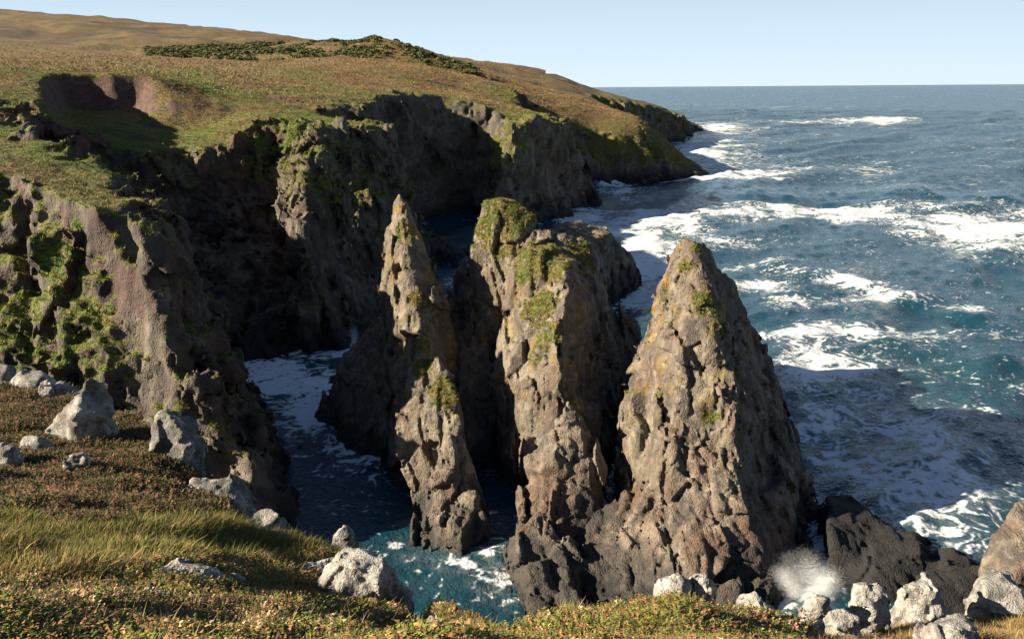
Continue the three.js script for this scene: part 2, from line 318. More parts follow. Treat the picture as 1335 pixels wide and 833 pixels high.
const topLow = tps(ctl([   // the slumped bowl below the turf scarp
  [68, 126, 172], [120, 126, 186], [185, 126, 188], [80, 160, 148], [150, 160, 156], [230, 158, 170], [160, 182, 146], [240, 184, 158], [300, 172, 164], [340, 186, 160], [290, 156, 176], [120, 185, 134], [250, 140, 182], [330, 152, 180],
]).map(([x, z, y]) => [x, z, y - 0.5 - 2.4 * sst(-52, -66, x)]));
const bowl = [[40, 150, 137], [50, 125, 150], [58, 96, 168], [70, 97, 184], [125, 97, 188], [190, 97, 190], [205, 118, 188], [245, 134, 185], [285, 136, 186], [300, 128, 190], [330, 140, 186], [352, 160, 176], [372, 195, 160], [360, 320, 130], [205, 320, 122], [172, 222, 116], [150, 192, 122], [95, 168, 130]].map(([a, b, d]) => { const p = P(a, b, d); return [p.x, p.z]; });
function ringDist(ring, x, z) {   // positive inside; also keeps the nearest place on the ring
  let best = 1e18, inside = false, n = ring.length; ringDist.at = 0; ringDist.t = 0;
  for (let i = 0, j = n - 1; i < n; j = i++) {
    const ax = ring[j][0], az = ring[j][1], bx = ring[i][0], bz = ring[i][1], ex = bx - ax, ez = bz - az;
    let t = ((x - ax) * ex + (z - az) * ez) / (ex * ex + ez * ez); t = t < 0 ? 0 : t > 1 ? 1 : t;
    const dx = x - ax - ex * t, dz = z - az - ez * t, d = dx * dx + dz * dz;
    if (d < best) { best = d; ringDist.at = j; ringDist.to = i; ringDist.t = t; }
    if ((az > z) !== (bz > z) && x < ex * (z - az) / ez + ax) inside = !inside;
  }
  return inside ? Math.sqrt(best) : -Math.sqrt(best);
}
function topRaw(x, z) {
  const d = -z, up = topUp(x, z); let h = up;
  if (x > -110 && x < -25 && d > 100 && d < 205) {
    const b = ringDist(bowl, x + 1.1 * noise(x * 0.25, z * 0.25, 4), z + 1.1 * noise(x * 0.25, z * 0.25, 9));
    const soft = sst(-78, -68, x), k = sst(-0.4 - soft, 3.6 + 9 * soft, b); if (k > 0) h = mix(up, Math.min(up, topLow(x, z)), k);
  }
  const far = sst(150, 500, d);
  h += (0.55 + far * 1.3) * fbm(x * 0.045, z * 0.045, 1, 3) + far * (6 * noise(x * 0.011, z * 0.011, 5) + 2.5 * noise(x * 0.03, z * 0.03, 8)) * sst(250, 700, d);
  // small terraces of turf
  h += 0.42 * noise(x * 0.13, z * 0.3, 7) + 0.2 * noise(x * 0.4, z * 0.8, 2);
  // scrubby bank on the skyline ridge
  const rg = seen(x, h, z);
  if (d > 380 && d < 520 && rg[0] > 180 && rg[0] < 640) h += 1.4 * Math.max(0, noise(x * 0.09, z * 0.09, 3) + 0.25);
  return h;
}
const TX0 = -210, TX1 = 270, TD0 = 40, TD1 = 840, TN = TX1 - TX0 + 1, TM = TD1 - TD0 + 1, topGrid = new Float32Array(TN * TM);
for (let j = 0; j < TM; j++) for (let i = 0; i < TN; i++) topGrid[j * TN + i] = topRaw(TX0 + i, -(TD0 + j));
function top(x, z) {
  const u = x - TX0, v = -z - TD0; if (u < 0 || v < 0 || u >= TN - 1 || v >= TM - 1) return topRaw(x, z);
  const i = Math.floor(u), j = Math.floor(v), a = u - i, b = v - j, o = j * TN + i;
  return mix(mix(topGrid[o], topGrid[o + 1], a), mix(topGrid[o + TN], topGrid[o + TN + 1], a), b);
}
// the foot of the cliffs [x, distance ahead, batter]
const coast = [[-1500, 90, .9], [-150, 82, .8], [-100, 75, .75], [-70, 71, .72], [-50, 68.5, .72], [-36, 64.5, .74], [-26, 62.5, .74], [-20, 68, .66], [-21.5, 80, .5], [-26.5, 91, .4], [-34, 105, .31], [-44, 111, .3], [-55, 121, .3], [-64, 131, .26], [-69, 141, .2], [-62, 149, .18], [-50, 151, .24], [-43, 151, .5], [-38, 146, .58],
  [-33, 139, .42], [-26.5, 132, .26], [-22, 136, .26], [-25, 147, .3], [-17.5, 154, .26], [-15, 164, .28], [-16, 173, .24], [-21, 179, .24], [-29, 191, .24], [-31, 214, .22], [-29, 240, .2], [-22, 260, .24], [-14, 270, .3], [-7, 263, .3], [-1, 256, .3], [6, 260, .3], [18, 277, .3], [27, 302, .3], [14, 318, .25], [8, 336, .3], [22, 353, .4], [37, 366, .5], [60, 371, .6], [84, 389, 1.2], [86, 402, 1.2], [68, 430, .6], [58, 470, .5], [62, 520, .5], [88, 575, .4], [120, 640, .4], [166, 792, .7], [172, 830, .7], [140, 860, .5], [60, 950, .5], [-200, 1350, .5], [-400, 1900, .6], [-1500, 2600, .6]].map(([x, d, c]) => [x, -d, c]);
function coastRaw(x, z) { const s = ringDist(coast, x, z); coastRaw.c = mix(coast[ringDist.at][2], coast[ringDist.to][2], ringDist.t); return s; }
const CX0 = -150, CD0 = 50, CN = 700, CM = 840, coastS = new Float32Array(CN * CM), coastC = new Float32Array(CN * CM);   // half metre steps
for (let j = 0; j < CM; j++) for (let i = 0; i < CN; i++) { coastS[j * CN + i] = coastRaw(CX0 + i * 0.5, -(CD0 + j * 0.5)); coastC[j * CN + i] = coastRaw.c; }
function coastAt(x, z) {
  const u = (x - CX0) * 2, v = (-z - CD0) * 2; if (u < 0 || v < 0 || u >= CN - 1 || v >= CM - 1) { const s = coastRaw(x, z); coastAt.c = coastRaw.c; return s; }
  const i = Math.floor(u), j = Math.floor(v), a = u - i, b = v - j, o = j * CN + i; coastAt.c = mix(mix(coastC[o], coastC[o + 1], a), mix(coastC[o + CN], coastC[o + CN + 1], a), b);
  return mix(mix(coastS[o], coastS[o + 1], a), mix(coastS[o + CN], coastS[o + CN + 1], a), b);
}
const LAND = {};
LAND.extra = [
  // rubble fan at the head of the inlet
  hull(deep([S(296, 470), S(375, 464), S(462, 442), P(190, 300, 149), P(335, 285, 151), P(392, 330, 146), P(250, 345, 140), P(330, 360, 138)])),
  // grassy spur and knoll below the west headland
  hull(deep([P(172, 343, 86), P(160, 335, 90), P(208, 385, 83), P(136, 385, 83), P(192, 420, 80.5), P(238, 442, 82), S(340, 560), S(310, 600), S(200, 620), S(240, 520), P(126, 450, 79)])),
  hull(deep([P(240, 486, 80), P(292, 490, 80), P(300, 520, 80), P(230, 520, 79), S(352, 565), S(383, 640), S(300, 660), P(265, 482, 86), S(300, 520), P(330, 560, 78)])),
  // green crested fin at the mouth of the bay
  hull(deep([P(412, 171, 137), P(432, 168, 143), P(400, 200, 132), P(392, 280, 128), P(389, 340, 126), S(402, 462), S(440, 452), S(468, 436), P(370, 300, 136), P(368, 250, 143), P(446, 240, 140), P(462, 330, 137), P(450, 172, 158), P(385, 190, 150)])),
  // bold bluff behind the stacks
  hull(deep([P(668, 162, 259), P(700, 155, 267), P(738, 160, 282), P(652, 212, 255), P(641, 252, 252), S(634, 298), S(690, 287), S(764, 264), P(748, 205, 287), P(762, 240, 300), P(655, 166, 288), S(662, 268), P(740, 158, 305)])),
  // foot rocks of the middle buttress
  hull(deep([P(710, 262, 262), P(740, 262, 266), P(690, 272, 262), S(745, 278), S(685, 292), S(720, 250)])),
];
LAND.extra.forEach((h) => { h.b2 = h.box.clone().expandByScalar(5); });
function landBase(x, y, z) {
  let s = coastAt(x, z), c = coastAt.c;
  const far = z < -200 ? 1.8 : 1;
  s += far * (2.2 * noise(x * 0.055, y * 0.02, z * 0.055) + 1.9 * noise(x * 0.13 - y * 0.05, y * 0.05, z * 0.13)) + 1.6 * noise(x * 0.24 - y * 0.1, y * 0.11, z * 0.24) + 3.6 * (0.45 - Math.abs(noise(x * 0.1 + y * 0.045, y * 0.03, z * 0.1 + 20)) * 1.8) + (z < -185 ? 6 * (0.4 - Math.abs(noise(x * 0.028 + y * 0.01, y * 0.012, z * 0.028 + 4)) * 1.8) : 0);
  const fc = (y * c - s) / Math.sqrt(1 + c * c), ft = (y - top(x, z)) * 0.85, k = 1.6;
  const h = Math.max(k - Math.abs(fc - ft), 0) / k; let v = Math.max(fc, ft) + h * h * k * 0.25;
  LAND.cliff = fc - ft;
  for (const e of LAND.extra) { if (x < e.b2.min.x || x > e.b2.max.x || z < e.b2.min.z || z > e.b2.max.z) continue; const w = e(x, y, z); if (w < v + 1) { v = smin(v, w, 1.5); if (w < v + 0.5) LAND.cliff = 2; } }
  return v;
}
landBase.loose = 2;
function landFine(s, lev) { return (x, y, z, b) => { const w = sst(-2.2, 0.8, LAND.cliff); let r = 0; if (w > 0.01) { r = w * 1.2 * rockRelief3(x, y, z, s, 2, 0.55); if (lev > 2 && Math.abs(b - r) < 1.5) { r += w * 1.2 * rockRelief3(x + 40, y + 9, z, 0.6, 3, 1.0) + w * 0.35 * blocks(x * 0.9 + y * 0.5, y * 0.8 - x * 0.4, z * 0.9, 1.6, 0.6); } } return b - r - (1 - w) * (0.2 * noise(x * 0.7, y * 0.9, z * 1.5)); }; }

const LUSH = [[395, 240, 137, 10], [430, 215, 146, 9], [465, 220, 152, 9], [172, 378, 84, 6.5], [250, 488, 80, 5], [120, 445, 79, 5], [90, 345, 82, 4], [20, 400, 80, 5], [335, 185, 168, 10], [370, 200, 160, 9], [790, 165, 385, 34], [655, 190, 262, 12], [200, 270, 130, 8], [840, 180, 382, 22]].map(([a, b, d, r]) => { const p = P(a, b, d); return [p.x, p.y, p.z, r]; });
function landPaint(x, y, z, nx, ny, nz) {
  const d = -z, e = 0.18 * noise(x * 0.35, y * 0.3, z * 0.35) + 0.14 * noise(x * 1.1, y * 1.1, z * 1.1);
  const lush = fbm(x * 0.09, y * 0.07, z * 0.09, 2) * 0.5;
  const lim = 0.62 + sst(9, 2, y) * 0.6 - lush * 1.0 - (d > 330 ? 0.22 : 0);
  let grow = 0; for (const [a, b, c, r] of LUSH) { const q = Math.hypot(x - a, y - b, z - c) / r; if (q < 1) grow = Math.max(grow, 0.42 * (1 - q * q)); }
  const steep = ny < 0.3 - grow * 0.4 ? 0.3 : -grow, bay = x > -80 && x < -30 && d > 118 && d < 165 && y < 22 ? 0.5 : 0;
  if (ny + e > lim + bay + steep) { const t = turfTone(x, z, y); const g = Math.max(sst(0.9, 0.62, ny) * 0.6, 0.6 * sst(24, 6, coastAt(x, z) + 8 * noise(x * 0.1, z * 0.1, 6))); const q = mix3(t, GREEN, g); return [1, ...q]; }
  const red = sst(-95, -70, x) * sst(-36, -46, x) * sst(140, 150, d) * 0.95 + 0.75 * sst(-20, -34, x) * sst(125, 112, d);
  if (d > 120 && d < 205 && y > 29 && x < -40) return [0, ...mix3([0.11, 0.062, 0.048], [0.15, 0.08, 0.06], sst(-0.3, 0.3, noise(x * 0.8, y * 1.5, z * 0.8)))];   // peat and red soil of the turf scarps
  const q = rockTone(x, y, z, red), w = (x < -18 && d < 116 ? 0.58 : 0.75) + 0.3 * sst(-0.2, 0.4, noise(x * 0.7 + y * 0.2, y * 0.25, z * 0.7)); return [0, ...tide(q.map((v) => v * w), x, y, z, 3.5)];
}
function landChunk(name, x0, x1, d0, d1, ymax, cell, s, label) {
  const mesh = nets(landBase, landFine(s, d0 < 100 ? 3 : 2), new THREE.Box3(new THREE.Vector3(x0, -1.5, -d1), new THREE.Vector3(x1, ymax, -d0)), cell, ROCKAMP * s * 1.2 + 1.3);
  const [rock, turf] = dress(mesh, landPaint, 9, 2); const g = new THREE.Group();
  const r = shadowed(new THREE.Mesh(rock, M.rock)); r.name = 'rock_face'; g.add(r);
  if (turf) { const t = shadowed(new THREE.Mesh(turf, M.turf)); t.name = 'turf'; t.userData.kind = 'stuff'; g.add(t); }
  setting(g, name, label, 'cliff'); console.log(name, mesh.idx.length / 3); return turf;
}
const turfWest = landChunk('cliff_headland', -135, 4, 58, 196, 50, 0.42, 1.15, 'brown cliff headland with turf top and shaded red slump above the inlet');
const turfMid = landChunk('cliff_buttress', -70, 96, 193, 442, 62, 0.8, 1.25, 'dark buttress and turf dome of the coast beyond the stacks');
landChunk('cliff_point', 20, 190, 436, 850, 46, 1.5, 1.6, 'low dark rocky point where the coast ends in surf');
let moorGeo;
{ // the moor behind, out to the hills on the skyline
  const na = 300, nr = 330, p = [], c = [], u = [], ix = [], keep = [];
  for (let j = 0; j <= nr; j++) for (let i = 0; i <= na; i++) {
    const az = mix(-48, 14, i / na) * Math.PI / 180, r = 150 * Math.pow(2300 / 150, j / nr), x = r * Math.sin(az), z = -r * Math.cos(az), d = -z;
    const s = coastAt(x, z); let h = Math.min(topRaw(x, z), Math.max(-3, s / 0.5)) - 0.12;
    const inA = x > -133 && x < 2 && d > 60 && d < 194, inB = x > -68 && x < 94 && d > 195 && d < 440, inC = x > 22 && d > 438 && d < 848;
    keep.push(!(inA || inB || inC) && s > -4);
    p.push(x, h, z); u.push(x / 30, z / 30);
    const t = turfTone(x, z, h); c.push(...t);
  }
  for (let j = 0; j < nr; j++) for (let i = 0; i < na; i++) { const a = j * (na + 1) + i, b = a + 1, q = a + na + 1, e = q + 1; if (keep[a] || keep[b] || keep[q] || keep[e]) ix.push(a, b, q, b, e, q); }
  const g = new THREE.BufferGeometry(); g.setAttribute('position', new THREE.Float32BufferAttribute(p, 3)); g.setAttribute('color', new THREE.Float32BufferAttribute(c, 3)); g.setAttribute('uv', new THREE.Float32BufferAttribute(u, 2)); g.setIndex(ix); g.computeVertexNormals();
  moorGeo = g; setting(shadowed(new THREE.Mesh(g, M.moor)), 'moor_hill', 'golden brown moorland rising to hills on the skyline', 'hill');
}
console.log('land');


{ // gorse scrub on the far ridge
  seed(313); const p = [], c = []; for (let i = 0; i < 70; i++) { const a = rr(0, 6.283), e = rr(0.05, 1.4), q = rr(0.75, 1.1), x = Math.cos(a) * Math.cos(e) * q, y = Math.sin(e) * q * 0.8, z = Math.sin(a) * Math.cos(e) * q, s = 0.38; for (let v = 0; v < 3; v++) p.push(x + rr(-s, s), y + rr(-s, s), z + rr(-s, s)); const k = rr(0.6, 1.2); for (let v = 0; v < 3; v++) c.push(0.10 * k, 0.105 * k, 0.028 * k); }
  const g = new THREE.BufferGeometry(); g.setAttribute('position', new THREE.Float32BufferAttribute(p, 3)); g.setAttribute('color', new THREE.Float32BufferAttribute(c, 3)); g.computeVertexNormals();
  const at = []; for (let i = 0; i < 9000; i++) { const x = rr(-230, 30), d = rr(390, 520), y = topRaw(x, -d), [px, py] = seen(x, y, -d); if (px < 190 || px > 620) continue; const lim = px < 420 ? 62 : px < 520 ? 60 : 60 + (px - 520) * 0.36; if (noise(x * 0.04, d * 0.05, 8) + 0.3 - Math.abs(py - lim - 4) / 26 + rr(-0.3, 0.3) > 0.16) at.push([x, y, -d]); }
  const im = new THREE.InstancedMesh(g, new THREE.MeshStandardMaterial({ vertexColors: true, roughness: 1, side: THREE.DoubleSide }), at.length), m = new THREE.Matrix4(), q = new THREE.Quaternion(), e = new THREE.Euler();
  at.forEach(([x, y, z], i) => { const s = rr(0.7, 1.9); q.setFromEuler(e.set(0, rr(0, 6.283), 0)); m.compose(new THREE.Vector3(x, y - 0.25, z), q, new THREE.Vector3(s * 1.3, s, s * 1.3)); im.setMatrixAt(i, m); });
  put(shadowed(im), 'gorse_scrub', 'dark green gorse scrub along the ridge below the skyline hill', 'scrub', null, 'stuff'); console.log('gorse', at.length);
}
// ---------------------------------------------------------------- the rock stacks in the water
const STACKS = [], STACKTURF = [];
function blob(px, py, d, r) { return [px, py, d, r]; }
function onto(base, [px, py, d, r]) { let q = d - 14; for (let i = 0; i < 120 && q < d + 20; i++) { const p = P(px, py, q), v = base(p.x, p.y, p.z); if (v < 0.1) return [p.x, p.y, p.z, r]; q += Math.max(0.08, v * 0.7); } const p = P(px, py, d); return [p.x, p.y, p.z, r]; }
function stack(name, label, category, group, hulls, o) {
  const base = union(hulls, o.k || 0.4), box = base.box.clone().expandByScalar(o.amp || 1.3); box.min.y = -1.6;
  const tipY = base.box.max.y, s = o.s || 0.7, turfs = (o.turf || []).map((b) => onto(base, b)), lich = (o.lichen || []).map((b) => onto(base, b));
  const mesh = nets(base, (x, y, z, b) => b - rockRelief3(x, y, z, s, 3, o.blocky ?? 0.2) * (1 - 0.55 * sst(tipY - 4, tipY, y)), box, o.cell || 0.19, ROCKAMP * s);
  const paint = (x, y, z, nx, ny, nz) => {
    let t = rockTone(x, y, z, o.red || 0).map((v) => v * 1.34); const e = 0.25 * noise(x * 0.8, y * 0.8, z * 0.8) + 0.2 * noise(x * 2.3, y * 2.3, z * 2.3);
    let turf = false;
    for (const [bx, by, bz, r] of turfs) { const q = Math.hypot(x - bx, y - by, z - bz) / r; if (q + e * 1.5 < 0.85 && ny > -0.1 && ny + e * 1.3 > 0.12) turf = true; }
    if (ny + e > 0.95 && y > (o.turfAbove || 9)) turf = true;
    if (turf) { const q = mix3(GREEN, OLIVE, sst(-0.4, 0.2, noise(x * 0.5, y * 0.5, z * 0.5))); return [1, ...mix3(mix3(q, STRAW, 0.5 * sst(0.0, 0.4, noise(x * 1.3, y * 1.3, z * 1.3))), HEATH, 0.6 * sst(0.1, 0.4, noise(x * 1.9 + 7, y * 1.9, z * 1.9)))]; }
    for (const [bx, by, bz, r] of lich) { const q = Math.hypot(x - bx, y - by, z - bz) / r; t = mix3(t, noise(x * 2, y * 2, z * 2) > 0 ? L_ORG : L_YEL, 0.85 * sst(0.75, 0.45, q + e * 1.6)); }
    t = mix3(t, L_YEL, 0.55 * sst(0.15, 0.45, noise(x * 0.5 + 3, y * 0.5, z * 0.5) + 0.6 * e) * sst(6, 12, y));
    t = mix3(t, L_WHITE, 0.35 * sst(0.3, 0.5, noise(x * 1.9 + 8, y * 1.9, z * 1.9)) * sst(4, 8, y));
    return [0, ...tide(t, x, y, z, o.tide ?? 1.9)];
  };
  const [rock, turf] = dress(mesh, paint, 6, 2), g = new THREE.Group();
  const r = shadowed(new THREE.Mesh(rock, M.rock)); r.name = 'rock_face'; g.add(r);
  if (turf) { const t = shadowed(new THREE.Mesh(turf, M.turf)); t.name = 'turf_patch'; t.userData.kind = 'stuff'; g.add(t); }
  if (turf) STACKTURF.push(turf);
  STACKS.push(base); console.log(name, mesh.idx.length / 3);
  return put(g, name, label, category, group);
}
stack('sea_stack', 'slender leaning rock fin with sharp tip, standing beside the inlet', 'sea stack', 'rock stacks off the cliffs', [
  hull(deep([P(520, 257, 95), P(512, 268, 95), P(528, 266, 96), P(503, 312, 97), P(497, 350, 96), P(497, 400, 94), P(512, 440, 91), P(545, 300, 93), P(568, 345, 92), P(580, 395, 92), P(580, 480, 87), P(530, 330, 102), P(548, 420, 86.5), P(534, 450, 86), S(515, 640), S(560, 660), S(600, 640), S(605, 560), S(520, 540)])),
  hull(deep([P(497, 408, 97), P(520, 420, 95), P(480, 430, 100), P(455, 460, 99), P(428, 508, 98), S(414, 548), S(440, 577), S(520, 614), S(590, 580), S(470, 500)])),
  hull(deep([P(548, 440, 85), P(572, 470, 84), P(540, 525, 79.5), P(588, 508, 79.5), P(560, 500, 81), P(514, 592, 76.5), P(604, 560, 78), S(560, 680), S(612, 670), S(530, 625), S(580, 600)])),
  hull(deep([P(590, 520, 77), P(596, 550, 74), P(584, 555, 75), P(578, 610, 71.5), P(556, 655, 69), S(541, 712), S(590, 728), S(634, 716), P(612, 612, 72.5), S(628, 670), S(560, 670)])),
], { turf: [blob(548, 300, 90, 2.0), blob(545, 390, 86, 1.6), blob(548, 450, 83, 1.4), blob(560, 300, 91, 2), blob(580, 512, 79.3, 1.9), blob(520, 300, 88, 1.2), blob(550, 480, 81, 1.4)], lichen: [blob(540, 300, 89, 1.6), blob(520, 270, 88, 1)] });
stack('sea_stack', 'broad twin topped rock stack with grassy crown, between the two pointed stacks', 'sea stack', 'rock stacks off the cliffs', [
  hull(deep([P(652, 257, 96), P(628, 260, 97), P(612, 300, 96), P(604, 338, 95), P(690, 276, 96), P(708, 298, 97), P(668, 330, 92), P(660, 262, 100), S(590, 565), S(680, 575), S(750, 520), S(630, 500), P(605, 420, 95)])),
  hull(deep([P(672, 325, 90), P(700, 300, 93), P(742, 312, 93), P(772, 314, 96), P(736, 352, 84.5), P(776, 350, 93), P(658, 400, 89), P(643, 480, 87), P(637, 540, 85.5), P(690, 560, 80), P(732, 480, 79), P(726, 580, 76.5), P(800, 440, 94), S(648, 610), S(720, 690), S(800, 610), S(830, 540), S(800, 500), S(670, 520)])),
  hull(deep([P(584, 380, 98), P(606, 350, 99), P(640, 345, 98), P(588, 470, 93), S(572, 590), S(600, 625), S(660, 600), S(640, 510), S(580, 530)])),
  hull(deep([P(770, 385, 99), P(802, 402, 100), P(834, 440, 101), P(838, 482, 98), S(838, 545), S(790, 580), S(770, 500), S(850, 505)])),
  hull(deep([P(742, 522, 76), P(752, 528, 77), P(722, 556, 74.5), P(768, 556, 75.5), P(792, 612, 74), P(686, 596, 74), P(680, 650, 71), S(685, 735), S(800, 725), S(770, 650), S(700, 660)])),
  hull(deep([P(672, 672, 67.5), P(700, 676, 67), P(722, 690, 66), P(760, 722, 64), P(664, 720, 66), S(667, 765), S(690, 798), S(745, 802), S(785, 740), S(690, 720)])),
  hull(deep([P(800, 640, 71), P(770, 660, 70), P(760, 690, 68), S(752, 770), S(830, 790), S(850, 720), S(790, 690)])),
], { turf: [blob(672, 268, 105, 4), blob(640, 300, 104, 3), blob(650, 320, 102, 2.5), blob(700, 330, 97, 3), blob(720, 350, 93, 2.2), blob(705, 400, 90, 2.4), blob(712, 440, 87, 2), blob(765, 335, 97, 2.8), blob(652, 495, 84.5, 1.0), blob(690, 470, 86, 1.4), blob(690, 350, 94, 2.4)], lichen: [blob(728, 354, 90, 1.1), blob(735, 350, 90.5, 0.9)] });
stack('sea_stack', 'tall pyramid shaped rock stack with orange lichen near its pointed tip', 'sea stack', 'rock stacks off the cliffs', [
  hull(deep([P(905, 309, 79), P(891, 314, 79), P(920, 320, 81), P(905, 316, 77), P(850, 392, 82), P(841, 436, 83), P(820, 508, 83), P(808, 575, 81), P(890, 400, 76), P(910, 480, 72), P(962, 402, 80), P(1002, 470, 84), P(955, 480, 72.5), P(988, 570, 72), P(1020, 560, 86), S(800, 690), S(870, 760), S(985, 770), S(1050, 730), S(1064, 658), S(1010, 540), S(950, 515), S(860, 560)])),
  hull(deep([P(858, 550, 74), P(935, 545, 69.5), P(985, 575, 71), P(804, 640, 73), P(930, 650, 65), S(800, 770), S(850, 800), S(940, 800), S(1000, 785), S(1040, 740), S(900, 700)])),
  hull(deep([P(868, 335, 82), P(905, 335, 77.5), P(935, 430, 74.5), P(858, 440, 79), P(885, 520, 74), P(910, 420, 84), P(846, 420, 82)])),
], { s: 0.85, blocky: 0.55, turf: [blob(957, 496, 73, 0.75), blob(925, 540, 70.5, 1.05), blob(858, 512, 72.5, 0.6), blob(918, 400, 76.5, 1.6), blob(868, 388, 76.5, 0.9), blob(895, 345, 77.5, 1.1), blob(935, 430, 77, 1.2), blob(910, 325, 79, 0.9)], lichen: [blob(850, 405, 76.5, 1.5), blob(858, 420, 76, 1.5), blob(848, 440, 76, 1.2), blob(905, 312, 79, 0.7), blob(870, 365, 77.5, 1.2), blob(935, 405, 77, 1.3)], red: 0.25 });
stack('sea_skerry', 'low grey skerry with craggy flat top behind the twin topped stack', 'skerry', 'skerries in the surf', [
  hull(deep([P(712, 300, 162), P(740, 289, 166), P(768, 289, 170), P(796, 302, 168), P(806, 322, 166), P(770, 330, 152), P(720, 330, 150), S(815, 380), S(836, 362), S(812, 345), S(720, 345), S(700, 400), S(780, 400), P(826, 346, 172)])),
], { cell: 0.3, s: 0.8, turfAbove: 40, tide: 4 });
stack('sea_skerry', 'small dark skerry seen in the gap between the first two stacks', 'skerry', 'skerries in the surf', [
  hull(deep([P(545, 310, 196), P(585, 308, 198), P(604, 326, 196), S(535, 350), S(608, 350), S(610, 335), S(530, 330)])),
], { cell: 0.35, s: 0.8, turfAbove: 40, tide: 5 });
stack('rock_reef', 'black wet reef running out from the foot of the pyramid shaped stack', 'reef', null, [
  hull(deep([PY(1078, 646, 2.8), PY(1104, 643, 2.6), PY(1138, 670, 2.3), PY(1110, 692, 2.4), PY(1082, 692, 2.8), S(1085, 762), S(1070, 668), S(1120, 662), S(1165, 694), S(1190, 730), S(1130, 770)])),
  hull(deep([PY(1140, 684, 1.9), PY(1190, 692, 1.8), PY(1200, 722, 1.9), PY(1140, 740, 1.8), S(1150, 690), S(1215, 712), S(1230, 760), S(1150, 800), S(1115, 790), S(1100, 740)])),
  hull(deep([PY(1240, 715, 1.5), PY(1262, 726, 1.4), PY(1235, 737, 1.7), S(1215, 722), S(1250, 720), S(1285, 745), S(1285, 790), S(1180, 800), S(1170, 760)])),
  hull(deep([PY(1195, 750, 2.2), PY(1250, 740, 2.5), PY(1290, 742, 2.6), PY(1220, 767, 2.4), S(1175, 790), S(1190, 850), S(1320, 840), S(1320, 760), S(1240, 760)])),
], { turfAbove: 40, tide: 6, s: 0.42 });
stack('shore_rock', 'sunlit brown shore rock rising at the end of the black reef', 'rock', null, [
  hull(deep([PY(1318, 664, 8.6), PY(1345, 652, 9), PY(1300, 694, 7), PY(1284, 724, 5.6), PY(1420, 640, 9), PY(1420, 730, 7.5), PY(1330, 740, 6.5), S(1275, 775), S(1280, 840), S(1440, 850), S(1440, 720), S(1330, 700)])),
], { turfAbove: 40, tide: 2.5, s: 0.5, red: 0.5 });
console.log('stacks');
// ---------------------------------------------------------------- the sea: swell, chop and foam
// foam fields, surveyed along the sight lines: [px, py, half width, half height, density]
const FOAM = [[1040, 272, 130, 13, .62], [1120, 282, 70, 10, .5], [960, 285, 60, 10, .4], [1270, 295, 95, 20, .62], [1330, 310, 80, 22, .5], [1200, 292, 40, 8, .35], [1140, 158, 55, 4, .8], [1033, 159, 26, 3, .5], [935, 168, 50, 8, .7], [930, 190, 60, 10, .45], [925, 205, 60, 12, .45], [950, 226, 70, 10, .7], [890, 240, 60, 8, .5], [1060, 220, 120, 8, .2],
  [800, 262, 50, 14, .7], [860, 262, 50, 12, .45], [850, 285, 60, 12, .7], [760, 282, 50, 10, .8], [845, 322, 55, 24, .95], [830, 345, 45, 16, .95], [835, 378, 45, 18, .75], [905, 245, 50, 8, .6], [890, 200, 40, 8, .6], [800, 300, 50, 14, .6], [830, 400, 30, 20, .35], [900, 300, 40, 8, .4], [945, 318, 60, 7, .4], [985, 345, 60, 6, .5], [1060, 360, 60, 6, .35], [1110, 375, 60, 8, .55], [1165, 392, 45, 8, .6], [1250, 410, 55, 7, .45],
  [1020, 398, 80, 10, .45], [1040, 440, 80, 12, .42], [1085, 490, 70, 16, .55], [1150, 515, 60, 12, .5], [1200, 440, 90, 14, .3], [980, 375, 60, 10, .35], [1060, 520, 70, 45, .34], [1080, 590, 80, 55, .38], [1140, 650, 100, 50, .38], [1240, 560, 110, 40, .26], [1210, 680, 80, 40, .22], [1290, 640, 80, 50, .2], [1200, 590, 90, 40, .25], [1050, 480, 30, 30, .25],
  [400, 470, 95, 30, .48], [440, 452, 50, 16, .6], [350, 500, 60, 34, .5], [410, 540, 65, 45, .46], [440, 600, 60, 45, .36], [400, 500, 60, 30, .4], [420, 663, 18, 12, .35], [520, 720, 60, 20, .18], [590, 735, 60, 14, .24], [640, 700, 30, 60, .26], [650, 760, 40, 30, .24], [560, 760, 70, 25, .14], [585, 372, 14, 8, .8], [795, 580, 14, 60, .45], [1045, 760, 60, 40, .75], [770, 790, 40, 14, .3], [740, 262, 40, 10, .4]];
function density(x, z) {
  const [px, py] = seen(x, 0, z); let m = 0;
  for (const [a, b, rx, ry, k] of FOAM) { const u = (px - a) / rx, v = (py - b) / ry, q = u * u + v * v; if (q < 4) m = m + k * Math.exp(-q * 1.2) * (1 - m * 0.6); }
  return m;
}
const NX0 = -80, ND0 = 40, NW = 250;                        // near sheet of foam: metres covered by its map
const shoreN = 250, shore = new Float32Array(shoreN * shoreN);
for (let j = 0; j < shoreN; j++) for (let i = 0; i < shoreN; i++) {
  const x = NX0 + i + 0.5, z = -(ND0 + j + 0.5); let d = -coastAt(x, z);
  for (const s of STACKS) { const b = s.box; if (x > b.min.x - 7 && x < b.max.x + 7 && z > b.min.z - 7 && z < b.max.z + 7) d = Math.min(d, s(x, 0.4, z)); }
  shore[j * shoreN + i] = d;
}
function shoreAt(x, z) { const u = x - NX0 - 0.5, v = -z - ND0 - 0.5, i = Math.floor(u), j = Math.floor(v); if (i < 0 || j < 0 || i >= shoreN - 1 || j >= shoreN - 1) return 40; const a = u - i, b = v - j, o = j * shoreN + i; return mix(mix(shore[o], shore[o + 1], a), mix(shore[o + shoreN], shore[o + shoreN + 1], a), b); }
